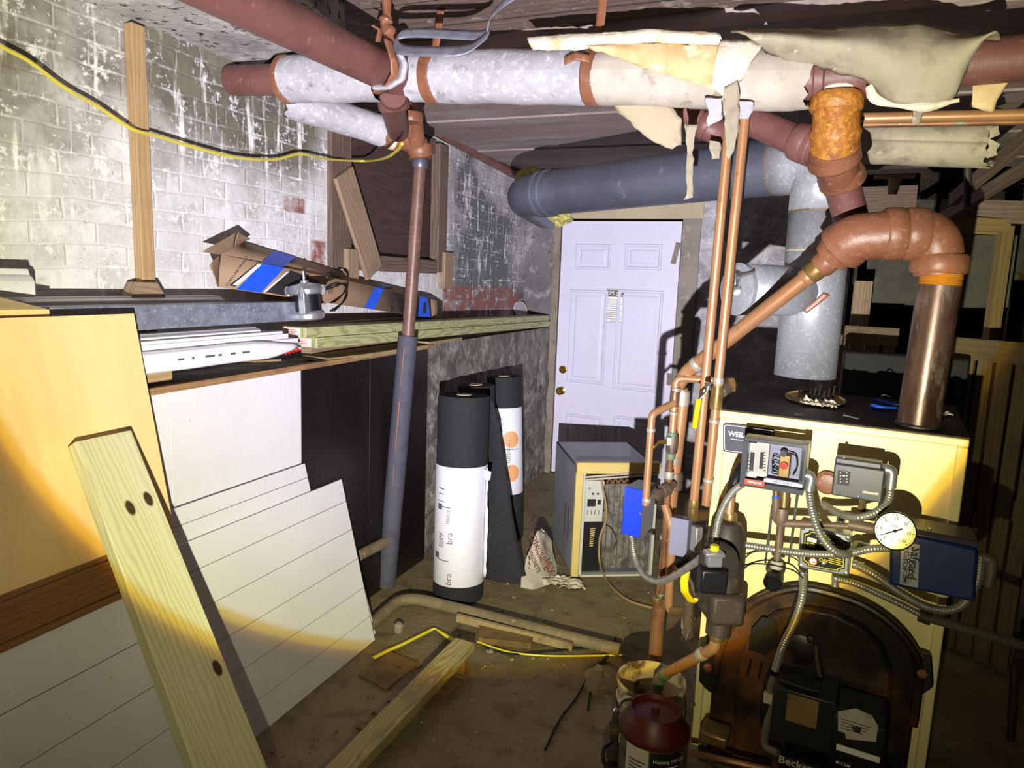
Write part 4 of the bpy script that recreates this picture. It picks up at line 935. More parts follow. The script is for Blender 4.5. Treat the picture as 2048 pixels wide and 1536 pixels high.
# ================================================================== pipes under the ceiling
YM = 2.15
def M_(px, py, off=0.0): return onY(px, py, YM-off)
def Rr(px, d): return px*d/(2*F)
def lag(p0, p1, r, seed, ragged=.006, seg=26, n=26):
    p0 = V(p0); p1 = V(p1); d = (p1-p0).normalized(); x, y = perp(d); L = (p1-p0).length
    mb = MB()
    def fn(u, v):
        a = v*2*math.pi; c = V((math.cos(a), math.sin(a), 0)); q = p0+d*(u*L)+(x*c.x+y*c.y)*r
        k = NZ.noise(V((q.x*9, q.y*9, q.z*9+seed)))*.006+NZ.noise(V((q.x*30, q.y*30, q.z*30+seed)))*.0025
        e = 0
        if u == 0 or u == 1: e = NZ.noise(V((c.x*3, c.y*3, seed+u*5)))*ragged*3
        return q+(x*c.x+y*c.y)*k+d*e
    mb.grid(fn, n, seg, L, 2*math.pi*r)
    b = len(mb.v)
    return mb
def collar(p, d, r, w, name, m, parent):
    d = V(d).normalized(); p = V(p)
    return MB().lathe([(r*.93, -w/2), (r, -w/2+w*.15), (r, w/2-w*.15), (r*.93, w/2)], p, d, 28).build(name, m, parent)
def strip(pts, w, wd, name, m, parent=None, th=.003, n=30, nz=.0):
    P = [V(p) for p in pts]; wd = V(wd).normalized()*w/2
    mb = MB().loft([p-wd for p in P], [p+wd for p in P], n, 3, 0, nz); return mb.build(name, m, parent, solid=th)
# main run
m0 = M_(500, 158); m0 = V((XW+.02, YM, m0.z)); m1 = M_(1000, 152); m2 = M_(1640, 158); m3 = M_(1690, 150); m4 = M_(2130, 108); m4 = m3+(m4-m3)*((4.04-m3.x)/(m4.x-m3.x))
run = thing('steam_main', 'thick steam pipe in torn white lagging running across below the ceiling', 'pipe', m1)
MB().tube([m0, m1, m2, m3, m4], .054, 24).build('iron_pipe', m_rustpaint, run)
def mx(px): # point on the axis at pixel column px
    q = M_(px, 150); pts = [m0, m1, m2, m3, m4]
    for a, b in zip(pts, pts[1:]):
        if a.x <= q.x <= b.x: return a.lerp(b, (q.x-a.x)/(b.x-a.x))
    return q
lag(mx(577), mx(762), .079, 1).build('lagging', m_insul, run); lag(mx(828), mx(1198), .080, 2).build('lagging', m_insul, run); lag(mx(1196), mx(1622), .081, 4).build('lagging', m_insul_paper, run)
collar(mx(575), mx(800)-mx(575), .083, .03, 'end_band', m_rustbrown, run)
for px in (868, 1188): collar(mx(px), mx(900)-mx(800), .085, .045, 'strap_band', m_rustbrown, run)
collar(mx(1900), mx(900)-mx(800), .058, .05, 'coupling', m_rustbrown, run)
# strap tails above the bands
for px, t in ((868, 60), (1188, 70)):
    a = mx(px)+V((0, 0, .083)); strip([a, a+V((.01, 0, .05)), a+V((.015, .01, 2.42-a.z-.002))], .028, (1, 0, 0), 'strap_tail', m_rustbrown, run)
a = mx(1150)+V((0, -.088, .02)); strip([a+V((-.005, 0, 0)), a+V((.03, -.012, .008)), a+V((.07, -.004, .0))], .022, (0, 0, 1), 'loose_strap_end', m_rustbrown, run, nz=.003)
# tee on the right with the drop
tp = m3
MB().lathe([(.062, -.08), (.066, -.075), (.066, -.055), (.058, -.05), (.058, .05), (.066, .055), (.066, .075), (.062, .08)], tp, (m4-m3), 26).build('tee_fitting', m_rustpaint, run)
collar(A(1679, 164, 1.99), (0, 0, 1), .062, .06, 'tee_outlet', m_rustpaint, run)
# ---- torn paper and blankets hanging on the main
def wrap(name, label, m, ea, eb, off, bulge=.0, th=.004, nu=40, nv=10, seed=0, offb=None, nz=.006, rag=.006):
    offb = off if offb is None else offb
    A_ = [M_(x, y, off) for x, y in ea]; B_ = [M_(x, y, offb) for x, y in eb]
    o = MB().loft(A_, B_, nu, nv, bulge, nz, (0, -1, 0), seed, rag).build(name, m, solid=th); return tag(o, label, 'pipe wrap')
wrap('torn_wrap', 'long white torn edge of wrap lying along the top of the steam main', m_foamwhite, [(1056, 76), (1150, 72), (1300, 63), (1440, 68)], [(1068, 101), (1170, 98), (1300, 87), (1450, 88)], .085, .012, .008, seed=1)
wrap('torn_wrap', 'yellowed triangular tear of lagging on the front of the steam main', m_insul_yellow, [(1176, 92), (1300, 86), (1400, 84), (1462, 92)], [(1182, 98), (1270, 128), (1370, 162), (1448, 186)], .087, .012, .004, seed=2)
wrap('torn_wrap', 'bright white crumpled lump of lagging above the copper risers', m_foamwhite, [(1438, 84), (1480, 84), (1526, 97)], [(1424, 176), (1444, 190), (1476, 160)], .10, .02, .012, seed=3, nz=.01)
wrap('lagging_blanket', 'large grey lagging blanket sagging around the right end of the steam main', m_insul_tan, [(1462, 62), (1560, 62), (1660, 58), (1830, 46), (1910, 62), (2000, 76)], [(1530, 104), (1620, 132), (1700, 152), (1742, 172), (1800, 212), (1870, 214), (1912, 190), (1945, 96)][:8], .05, .075, .006, 60, 16, seed=5, offb=.07, nz=.010, rag=.008)
o = MB().tube(spline([M_(x, y, .075) for x, y in ((1738, 172), (1752, 198), (1800, 212), (1860, 212), (1918, 200))], 6), lambda L: .009+.004*math.sin(L*50), 8).build('torn_wrap', m_foamwhite); tag(o, 'rolled white lip along the bottom of the grey lagging blanket', 'pipe wrap')
wrap('torn_wrap', 'yellowish torn wrap under the bare brown pipe at the right edge', m_insul_yellow, [(1940, 148), (1990, 150), (2060, 142)], [(1942, 212), (1985, 222), (2022, 150)], -.03, .01, .004, seed=7)
wrap('hanging_flap', 'broad tan paper flap hanging below the steam main', m_tanboard, [(1206, 192), (1240, 228), (1290, 272), (1346, 300)], [(1300, 198), (1345, 212), (1364, 240), (1362, 290)], -.02, .01, .003, seed=8)
def dang(name, label, m, ea, eb, d, nz=.004, th=.0025, bulge=.0):
    o = MB().loft([A(x, y, d) for x, y in ea], [A(x, y, d) for x, y in eb], 24, 6, bulge, nz, rag=.007).build(name, m, solid=th); return tag(o, label, 'pipe wrap')
dang('hanging_flap', 'long grey paper strip hanging down in front of the two copper risers', m_insul_tan, [(1449, 176), (1447, 230), (1448, 270), (1456, 322)], [(1478, 158), (1479, 220), (1476, 268), (1468, 300)], 1.96)
dang('hanging_flap', 'narrow twisted paper strip dangling in front of the horizontal flue', m_insul_tan, [(1366, 252), (1376, 312), (1374, 350), (1368, 402)], [(1394, 250), (1388, 300), (1386, 350), (1382, 398)], 2.12, .007)
dang('hanging_flap', 'crumbled silvery lagging clump left of the grey strip', m_insul, [(1412, 196), (1418, 225), (1416, 252)], [(1448, 196), (1448, 232), (1446, 238)], 2.02, .008, .006)
dang('hanging_flap', 'crumbled silvery lagging clump right of the grey strip', m_insul, [(1478, 202), (1480, 232), (1482, 238)], [(1508, 204), (1506, 222), (1498, 238)], 2.0, .008, .006)
dang('hanging_flap', 'small torn tan flap beside the short red branch pipe', m_insul_tan, [(1418, 280), (1422, 318)], [(1440, 284), (1438, 316)], 2.25)
# ---- diagonal red pipe
d0, d1 = A(250, -112, 1.42), A(786, 152, 2.30)
dp = thing('red_pipe', 'red oxide painted pipe slanting from the top edge down to the steam main', 'pipe', (d0+d1)/2)
MB().tube([d0, d1], .0545, 26).build('pipe_body', m_rustpaint, dp)
# hanger
hg = thing('pipe_hanger', 'rusty forged pipe hanger where the red slanting pipe meets the steam main', 'hanger', A(775, 60, 2.25))
mb = MB().tube(spline([A(772, -10, 2.2), A(774, 30, 2.2), A(770, 52, 2.2), A(782, 70, 2.2), A(783, 104, 2.18)], 5), [.014, .015, .014, .013, .012, .012, .018, .022, .020, .014, .014, .016, .018, .02, .022, .02, .018, .016, .016, .015, .014][:21], 10); mb.build('hanger_rod', m_rustbrown, hg)
strip([A(776, 80, 2.16), A(788, 120, 2.14), A(790, 150, 2.15), A(778, 172, 2.18), A(752, 186, 2.22)], .03, (.3, 1, 0), 'hanger_strap', m_rustbrown, hg, .007)
strip([A(748, 52, 2.2), A(762, 60, 2.2), A(756, 84, 2.2)], .025, (0, 1, .2), 'hanger_hook', m_rustbrown, hg, .006)
o = MB().loft([A(800, 105, 2.12), A(812, 130, 2.12), A(806, 160, 2.13), A(780, 178, 2.16), A(748, 180, 2.2)], [A(795, 112, 2.2), A(800, 135, 2.2), A(795, 155, 2.2), A(775, 168, 2.2), A(745, 170, 2.24)], 24, 4, .01, .004).build('lagging_remnant', m_insul, solid=.012); tag(o, 'curved white lagging remnant wrapped around the pipe joint at the hanger', 'pipe wrap')
# galvanised strap loop
loop = [A(1075, -30, 1.98), A(1030, -8, 1.98), A(985, 28, 1.98), A(972, 66, 1.99), A(930, 70, 2.02), A(860, 66, 2.06), A(806, 68, 2.08), A(790, 84, 2.06), A(806, 100, 2.02), A(870, 103, 1.98), A(935, 98, 1.97), A(978, 68, 1.965)]
o = strip(spline(loop, 5), .036, (.1, .55, .9), 'strap_loop', m_strapmetal, None, .0015, 80); tag(o, 'shiny galvanised metal strap looping under the joist above the steam main', 'strap')
# ---- second lagged pipe, fittings and the riser
s0 = A(575, 202, 3.02); s1 = A(782, 268, 3.22)
br = thing('branch_pipe', 'lagged branch pipe below the steam main with rusty elbows at its end', 'pipe', (s0+s1)/2)
lag(s0, s0.lerp(s1, .93), .066, 9).build('lagging', m_insul, br)
e0 = A(838, 288, 3.30)
MB().tube(fillet([s0, s1, e0, A(841, 318, 3.30)], [.05, .06], 6), .050, 22).build('iron_pipe', m_rustbrown, br)
dd_ = (s1-s0)
for t, r, w in ((.93, .062, .03), (.985, .062, .03), (1.06, .064, .05)): collar(s0.lerp(s1, t), dd_, r, w, 'fitting_band', m_rustbrown if t < 1.05 else m_rustorange, br)
collar(s0.lerp(s1, 1.02), dd_, .066, .03, 'white_band', m_foamwhite, br)
collar(A(840, 300, 3.30), (0, 0, 1), .058, .05, 'elbow_rim', m_rustbrown, br)
drop = thing('drop_fitting', 'red rusty drop fitting between steam main and lagged branch pipe', 'pipe fitting', A(785, 215, 2.6))
MB().tube(fillet([A(786, 188, 2.5), A(788, 222, 2.7), A(796, 262, 3.1)], .05, 5), .046, 20).build('drop_pipe', m_rustpaint, drop)
collar(A(787, 205, 2.58), (0, .4, -1), .056, .05, 'fitting_band', m_rustpaint, drop)
cap = thing('elbow_fitting', 'rounded rusty elbow standing right of the drop fitting', 'pipe fitting', A(822, 240, 3.0))
MB().tube(fillet([A(812, 262, 3.2), A(822, 212, 3.12), A(832, 284, 3.26)], .05, 6), [.042]*9, 18).build('elbow_body', m_rustbrown, cap)
collar(A(822, 236, 3.0), (0, 0, 1), .05, .04, 'elbow_rim', m_rustbrown, cap)
rt, rm, rb = A(841, 316, 3.30), A(816, 672, 3.33), A(772, 1192, 3.33)
rb = V((rb.x, rb.y, .012))
rs = thing('riser_pipe', 'upright rusty pipe with grey foam sleeve in front of the dark plywood', 'pipe', rb)
MB().tube([rt, rm, rb], .029, 20).build('iron_pipe', m_riser, rs)
collar(rt.lerp(rm, .03), rm-rt, .036, .04, 'socket', m_galv_dull, rs)
fs = rm+(rm-rt).normalized()*-.002; mb = MB().tube([fs, rb+V((0, 0, .0))], .047, 24); mb.build('foam_sleeve', m_foam, rs)
m = MB(); dv = (rb-fs).normalized(); sd = (-HF-RT*.25).normalized()
m.loft([fs+sd*.046+RT*.004, fs.lerp(rb, .35)+sd*.0475, fs.lerp(rb, .6)+sd*.047+RT*.006], [fs+sd*.046+RT*.009, fs.lerp(rb, .35)+sd*.0475+RT*.007, fs.lerp(rb, .6)+sd*.047+RT*.009], 20, 2, 0, .002); m.build('rust_slit', m_rustbrown, rs, solid=.002)
MB().tube([A(782, 1078, 3.34), A(716, 1112, 3.08)], .026, 16).build('side_outlet', m_tanpipe, rs)
# thin brown iron bar running to the corner
o = MB().tube([onX(846, 248, -2.03), onX(1042, 356, -2.03)], .030, 10).build('brown_bar', m_rustpaint); tag(o, 'thin red brown iron pipe running below the ceiling toward the back corner', 'pipe')
# ---- rusty elbows on the right down to the boiler
el = thing('elbow_chain', 'chain of orange rusty elbow fittings dropping from the right of the steam main', 'pipe fitting', A(1672, 260, 1.98))
c = [tp+V((0, -.012, -.09)), A(1671, 250, 1.975), A(1668, 312, 2.02), A(1682, 362, 2.08)]
MB().tube(fillet([A(1674, 196, 1.97), A(1671, 262, 1.975), A(1668, 306, 2.0)], .05, 5), [.060, .060, .062, .064, .066, .066, .064, .062][:8], 26).build('rusty_elbow', m_rustorange, el)
collar(A(1673, 206, 1.97), (0, 0, 1), .067, .045, 'elbow_rim', m_rustorange, el)
MB().tube(fillet([A(1668, 292, 1.99), A(1668, 322, 2.02), A(1684, 372, 2.08)], .05, 5), [.066, .066, .065, .064, .062, .06, .056, .052][:8], 26).build('lower_elbow', m_rustbrown, el)
collar(A(1668, 316, 2.01), A(1676, 350, 2.04)-A(1667, 300, 2.0), .070, .03, 'elbow_rim', m_rustbrown, el); collar(A(1683, 356, 2.07), A(1700, 430, 2.12)-A(1680, 350, 2.06), .063, .04, 'elbow_rim', m_rustbrown, el)
MB().tube([A(1680, 355, 2.06), A(1708, 462, 2.12)], .048, 22).build('pipe_nipple', m_rustpaint, el)
collar(A(1675, 187, 1.975), (0, 0, 1), .052, .03, 'white_gasket', m_foamwhite, el)
b1 = thing('branch_pipe', 'short red branch pipe entering the rusty elbow chain from the left', 'pipe', A(1560, 262, 2.1))
MB().tube([A(1485, 234, 2.22), A(1638, 300, 2.03)], .043, 20).build('pipe_body', m_rustpaint, b1)
collar(A(1606, 286, 2.07), A(1638, 300, 2.03)-A(1485, 234, 2.22), .054, .045, 'coupling', m_rustpaint, b1); collar(A(1625, 294, 2.05), A(1638, 300, 2.03)-A(1485, 234, 2.22), .053, .025, 'coupling', m_rustpaint, b1)
b2 = thing('branch_pipe', 'red branch pipe with an elbow hanging under the middle of the steam main', 'pipe', A(1400, 250, 2.35))
MB().tube(fillet([A(1335, 196, 2.42), A(1432, 268, 2.36), A(1470, 256, 2.40)], .06, 6), .040, 18).build('pipe_body', m_rustpaint, b2); collar(A(1412, 250, 2.37), A(1432, 268, 2.36)-A(1335, 196, 2.42), .048, .035, 'elbow_rim', m_rustpaint, b2)
# thin copper pair and the lagged pipe behind, right of the chain
_a, _b = A(1700, 237, 2.12), A(2080, 228, 1.95); o = MB().tube([_a, _a+(_b-_a)*5], .0155, 16).build('copper_line', m_copper); tag(o, 'upper copper line running level to the right edge of the photo', 'pipe')
_a, _b = A(1700, 250, 2.13), A(2080, 243, 1.96); o = MB().tube([_a, _a+(_b-_a)*5], .009, 12).build('copper_line', m_copper_old); tag(o, 'thinner copper line directly below the level copper line', 'pipe')
dang('hanging_flap', 'curled paper scrap hooked over the level copper lines', m_insul_tan, [(1826, 226), (1824, 246)], [(1846, 220), (1834, 250)], 2.0, .005)
o = lag(A(1480, 280, 2.95), A(1985, 292, 2.36), .068, 12, .012).build('lagged_pipe', m_insul_tan, solid=.004); tag(o, 'grey lagged pipe length hanging level behind the rusty elbow chain', 'pipe')
# header elbows feeding the boiler
hd = thing('header_elbows', 'pair of brown rusty elbows with a union above the boiler', 'pipe fitting', A(1800, 470, 1.94))
path = fillet([A(1662, 516, 2.02), A(1700, 476, 1.98), A(1790, 468, 1.93)], [.07], 8)
MB().tube(path, [.050, .058]+[.064]*(len(path)-2), 28).build('left_elbow', m_rustbrown, hd)
path = fillet([A(1795, 468, 1.93), A(1872, 468, 1.91), A(1878, 545, 1.91)], [.085], 10)
MB().tube(path, .062, 28).build('right_elbow', m_rustbrown, hd)
ud = A(1850, 466, 1.92)-A(1760, 468, 1.945)
collar(A(1786, 468, 1.935), ud, .071, .05, 'union_ring', m_rustbrown, hd); collar(A(1828, 468, 1.925), ud, .071, .055, 'union_ring', m_rustbrown, hd); collar(A(1806, 468, 1.93), ud, .054, .06, 'union_neck', m_rustorange, hd)
collar(A(1688, 492, 2.0), A(1720, 468, 1.965)-A(1668, 512, 2.02), .070, .035, 'elbow_rim', m_rustbrown, hd)
collar(A(1878, 528, 1.91), (0, 0, 1), .071, .05, 'elbow_rim', m_rustbrown, hd)
# ================================================================== flue, boiler and controls
ZB = 1.18
FL, FR = onZ(1435, 820, ZB), onZ(1940, 880, ZB)
bx = (FR-FL).normalized(); by = V((-bx.y, bx.x, 0)); BW = (FR-FL).length; BD = .62
Bp = lambda u, v, z: V((FL.x, FL.y, z))+bx*u+by*v
def bf(px, py, off=0.0): return onP(px, py, FL-by*off, by)      # point on the plane off metres before the front
NB = -by
bl = thing('boiler', 'cream enamelled boiler with sooty top and black cast front at lower right', 'boiler', Bp(BW/2, BD/2, 0))
def bbox(mb, u0, u1, v0, v1, z0, z1): return mb.hexa([Bp(u0, v0, z0), Bp(u1, v0, z0), Bp(u1, v1, z0), Bp(u0, v1, z0), Bp(u0, v0, z1), Bp(u1, v0, z1), Bp(u1, v1, z1), Bp(u0, v1, z1)])
mb = MB(); bbox(mb, 0, BW, .015, BD, .06, ZB-.005); mb.build('jacket', m_cream, bl, bevel=.003)
mb = MB()
bbox(mb, 0, BW, 0, .016, ZB-.022, ZB); bbox(mb, 0, .026, 0, .016, .06, ZB-.022); bbox(mb, BW-.026, BW, 0, .016, .06, ZB-.022); mb.build('front_frame', m_cream, bl, bevel=.004)
mb = MB(); bbox(mb, -.002, BW+.002, .012, BD+.002, ZB-.004, ZB+.004); mb.build('top_panel', m_boilertop, bl, bevel=.002)
mb = MB(); bbox(mb, .02, BW-.02, .03, BD-.02, 0, .07); mb.build('base', m_castplain, bl)
# black cast front: outer flange, raised arch and rim
out = [(1408, 1640), (1412, 1500), (1422, 1380), (1440, 1300), (1466, 1246), (1500, 1210), (1548, 1186), (1602, 1176), (1660, 1186), (1728, 1210), (1786, 1250), (1826, 1300), (1838, 1350), (1826, 1450), (1800, 1640)]
inn = [(1462, 1640), (1462, 1520), (1468, 1400), (1482, 1310), (1506, 1258), (1548, 1226), (1606, 1214), (1664, 1224), (1724, 1252), (1768, 1296), (1786, 1350), (1780, 1450), (1762, 1640)]
def arch(px, off, th, name, m, bev=.008):
    P = [bf(x, y, off) for x, y in px]; P = [V((p.x, p.y, max(p.z, .07))) for p in P]
    return MB().slab(P, by*th).build(name, m, bl, bevel=bev)
arch(out, .035, .034, 'cast_front', m_castiron); arch(inn, .062, .03, 'raised_door', m_castiron, .012)
rim = [bf(x, y, .038) for x, y in out if y < 1500]; MB().tube(spline(rim, 4), .013, 10).build('door_rim', m_castiron, bl)
mb = MB(); 
P = [bf(x, y, .066) for x, y in ((1496, 1300), (1502, 1258), (1524, 1234), (1552, 1240), (1556, 1290), (1530, 1310))]; MB().slab(P, by*.006).build('peep_recess', m_black, bl, bevel=.002)
MB().lathe([(.045, 0), (.045, .008), (.038, .012)], bf(1600, 1296, .062), NB, 26).build('round_cover', m_castiron, bl)
MB().lathe([(.01, 0), (.01, .012), (.006, .014)], bf(1621, 1276, .07), NB, 12).build('cover_bolt', m_castplain, bl)
for (x, y) in ((1417, 1333), (1845, 1345)):
    P = [bf(x-16, y-42, .04), bf(x+18, y-30, .04), bf(x+22, y+30, .04), bf(x-4, y+48, .04), bf(x-20, y+30, .04)]; MB().slab(P, by*.03).build('hinge_lug', m_castplain, bl, bevel=.004)
    MB().lathe([(.014, 0), (.014, .01), (.009, .014)], bf(x, y, .042), NB, 6).build('lug_bolt', m_rustbrown, bl)
for k in range(3): m = MB().tube([bf(1502+k*22, 1318+k*6, .064), bf(1494+k*22, 1352+k*6, .064)], .004, 6); m.build('cast_rib', m_castplain, bl)
# badge
P = [bf(x, y, .003) for x, y in ((1446, 846), (1549, 858), (1549, 915), (1446, 903))]
def rr(P, k, lift):                   # rounded rect from a quad, inset k
    a, b, c, d = P; ex = (b-a).normalized(); ey = (d-a).normalized(); w = (b-a).length; h = (d-a).length; r = .008; o = []
    for (cx, cy, s) in ((k+r, k+r, 180), (w-k-r, k+r, 270), (w-k-r, h-k-r, 0), (k+r, h-k-r, 90)):
        for i in range(5): q = rad(s+i*22.5); o.append(a+ex*(cx+r*math.cos(q))+ey*(cy+r*math.sin(q))+NB*lift)
    return o
bd_ = MB().slab(rr(P, 0, 0), by*.004).build('name_badge', gen('dark_badge', (58, 58, 72), .4), bl)
m = MB(); a = rr(P, .004, .0012); b = rr(P, .0055, .0012)
for i in range(len(a)): j = (i+1) % len(a); m.poly([a[i], a[j], b[j], b[i]])
m.text('WEIL-McLAIN', .0205, P[0].lerp(P[2], .5)+V((0, 0, .012))+NB*.0014+bx*.002, bx, V((0, 0, 1)), ex=.0006); m.rule(P[0].lerp(P[2], .5)+NB*.0014, bx, (0, 0, 1), -.052, -.004, .115, .0014)
m.build('lettering', m_inkwhite, bl, smooth=0)
MB().lathe([(.032, 0), (.034, .006), (.026, .010), (.025, .014), (.01, .016)], bf(1655, 965, 0), NB, 28).build('tapping_plug', m_rustbrown, bl)
# steel riser on the boiler top
q0 = onZ(1835, 852, ZB+.004); qt = A(1880, 552, depth(q0)-.005); qt = V((q0.x+.012, q0.y, qt.z))
rp = thing('steel_riser', 'thick dark rusty steel pipe standing on the boiler top', 'pipe', q0)
MB().tube([q0, q0.lerp(qt, .94)], .054, 30).build('pipe_body', m_steelrust, rp)
L = (qt-q0).length; dv = (qt-q0).normalized(); prof = []
for k in range(9): h = L*.93+k*.005; prof += [(.0535, h), (.051, h+.0025)]
MB().lathe(prof, q0, dv, 30).build('pipe_thread', gen('orange_thread', (206, 142, 44), .5, .3), rp)
MB().lathe([(.058, 0), (.058, .006), (.054, .010)], q0, dv, 30).build('foot_ring', m_castplain, rp)
# copper pipe from the header elbow
c0, c1, c2 = A(1660, 518, 2.02), A(1376, 742, 2.30), A(1366, 800, 2.33)
cu = thing('copper_return', 'thick copper pipe slanting from the header elbows down to the copper manifold', 'pipe', (c0+c1)/2)
pth = fillet([c0, c1, A(1352, 775, 2.33)], .05, 6); MB().tube(pth, .0235, 22).build('pipe_body', m_copper, cu)
dc = c1-c0
collar(c0.lerp(c1, .02), dc, .036, .05, 'hex_adapter', m_rustbrown, cu); collar(c0.lerp(c1, .08), dc, .030, .05, 'copper_adapter', m_brass, cu); collar(c0.lerp(c1, .135), dc, .0275, .03, 'copper_sleeve', m_copper, cu); collar(c0.lerp(c1, .15), dc, .0255, .010, 'solder_ring', m_solder, cu); collar(c0.lerp(c1, .93), dc, .0265, .02, 'solder_ring', m_solder, cu)
# flue
vb = A(1609, 752, 2.43); vt = V((vb.x, vb.y, 1.92)); he = A(1086, 388, 3.38); hs = A(1600, 338, 2.62)
vtop = V((vb.x, vb.y, hs.z))
fl_ = thing('flue_pipe', 'galvanised flue pipe rising behind the boiler and running across to the back left', 'flue', vb)
hd_ = (he-vtop).normalized()
hp0 = vtop+hd_*.17
MB().tube([hp0, he], .1, 40, cap=True).build('horizontal_duct', m_galv_dull, fl_)
MB().tube([vb, V((vb.x, vb.y, vtop.z-.17))], .1, 40, cap=False).build('vertical_duct', m_galv, fl_, solid=.002)
gp = fillet([V((vb.x, vb.y, vtop.z-.17)), vtop, hp0], .165, 4)
MB().tube(gp, .102, 36, cap=False).build('elbow_gores', m_galv, fl_, smooth=15, solid=.002)
for p, d in ((gp[0], ZUP), (gp[-1], hd_)) : collar(p, d, .1035, .009, 'seam_band', m_smallpipe, fl_)
collar(V((vb.x, vb.y, vtop.z-.30)), ZUP,   .102, .008, 'seam_band', m_tanboard, fl_)
for t in (.30, .55, .8): collar(hp0.lerp(he, t), hd_, .1012, .006, 'joint_bead', m_galv_dull, fl_)
for t in (.96, 1.0): collar(hp0.lerp(he, t), hd_, .108, .03, 'end_ring', m_galv_dull, fl_)
# tail elbow into the wall, behind the ring
MB().tube(fillet([he-hd_*.02, he+hd_*.12, he+hd_*.12+V((-.05, .45, -.02))], .1, 6), .097, 28).build('wall_elbow', m_galv_dull, fl_)
tb = A(1600, 583, 2.43); te = A(1476, 586, 2.32); tb = V((vb.x, vb.y, tb.z)); te.z = tb.z
MB().tube([tb, te], .083, 34, cap=False).build('damper_tee', m_galv, fl_, solid=.002)
td_ = (te-tb).normalized(); collar(te, td_, .086, .02, 'tee_rim', m_galv, fl_)
MB().lathe([(.08, 0), (.08, .003)], te-td_*.03, td_, 30).build('damper_plate', m_galv_dull, fl_)
MB().beam(te+V((0, -.06, .05)), te+V((0, -.06, -.0)), .02, .006, td_).build('damper_bracket', m_chrome, fl_, bevel=.001); MB().tube([te+V((-.02, -.065, .03)), te+V((.05, -.075, .055))], .005, 8).build('damper_arm', m_chrome, fl_)
MB().lathe([(.014, 0), (.014, .012), (.004, .014)], te+V((0, -.075, -.005)), (0, -1, 0), 16).build('damper_weight', m_chrome, fl_)
o = MB().loft([tb+V((-.03, -.10, -.06)), tb+V((.03, -.102, .0))], [tb+V((-.015, -.10, -.07)), tb+V((.05, -.10, -.01))], 12, 3, 0, .004).build('rust_patch', m_rustbrown, fl_, solid=.002)
# fluff at the duct end
def fluff(px, py, d, r, label):
    q = A(px, py, d); mb = MB()
    mb.grid(lambda u, v: q+V((math.cos(u*6.283)*math.sin(v*3.1416), math.sin(u*6.283)*math.sin(v*3.1416), math.cos(v*3.1416)*.6))*r*(1+.6*NZ.noise(V((math.cos(u*6.283)*2, math.sin(u*6.283)*2, v*5+px)))), 18, 12); return tag(mb.build('insulation_tuft', m_fluff), label, 'insulation')
fluff(1066, 357, 4.6, .10, 'yellow fibreglass tuft above the end of the horizontal flue'); fluff(1122, 436, 3.6, .055, 'yellow fibreglass tuft below the end of the horizontal flue')
# clutter on the boiler top
def zt(px, py, h=0.0): return onZ(px, py, ZB+.005+h)
q = zt(1630, 806); pl = thing('metal_lid', 'round tan metal cover plate lying tilted on the boiler top', 'lid', q)
MB().lathe([(.0, .0), (.08, .0), (.092, .004), (.095, .010), (.090, .010), (.086, .006), (.0, .006)], q+V((0, .03, .004)), (.02, -.12, 1), 36).build('plate', gen('tan_plate', (176, 148, 100), .45, .2), pl)
for k in range(6):
    a = q+V((-.02+k*.014, .0, .012)); MB().tube([a, a+V((.004, .004, .03+.01*(k % 3)))], .003, 5).build('soot_sliver', m_black, pl)
def crump_top(px, py, r, label, seed):
    q = zt(px, py, .002); mb = MB(); h = V((seed, seed*2, 0))
    def fn(u, v):
        p = V(((u-.5)*2*r*1.4, (v-.5)*2*r, 0)); nn = NZ.noise_vector(p*50+h); return q+bx*(p.x+nn.x*r*.4)+by*(p.y+nn.y*r*.4)+ZUP*(.004+abs(nn.z)*r*.9)
    mb.grid(fn, 18, 14); return tag(mb.build('paper_scrap', m_dustpaper, solid=.001), label, 'paper scrap')
crump_top(1636, 812, .036, 'crumpled paper flakes on the boiler top before the round plate', 4); crump_top(1882, 832, .02, 'small white paper lump on the boiler top right of the steel riser', 9); crump_top(1455, 790, .008, 'tiny paper crumb at the left rear of the boiler top', 12)
plr = thing('pliers', 'blue handled pliers lying on the boiler top left of the steel riser', 'pliers', zt(1770, 812))
MB().tube(spline([zt(1744, 812, .008), zt(1762, 816, .008), zt(1800, 818, .008)], 5), [.008, .010, .010, .009, .008, .008, .007, .006, .006, .006, .005], 8).build('handle', m_tape, plr); MB().tube(spline([zt(1750, 800, .008), zt(1775, 806, .008), zt(1800, 812, .008)], 5), .006, 8).build('handle', m_tape, plr); MB().tube(spline([zt(1760, 796, .012), zt(1768, 790, .03), zt(1780, 794, .02)], 5), .0025, 6).build('wire_end', m_chrome, plr)
MB().tube([zt(1796, 815, .008), zt(1815, 808, .008)], [.011, .004], 8).build('jaw', m_dark, plr)
for a, b, l in (((1592, 829), (1606, 829), 'small screw on the boiler top below the round plate'), ((1690, 832), (1718, 838), 'longer screw on the boiler top right of the paper flakes')):
    mb = MB().tube([zt(*a, .003), zt(*b, .003)], [.0035, .0018], 8); mb.lathe([(.006, 0), (.006, .002)], zt(*a, .0032), zt(*a)-zt(*b), 10); tag(mb.build('screw', m_chrome), l, 'screw')
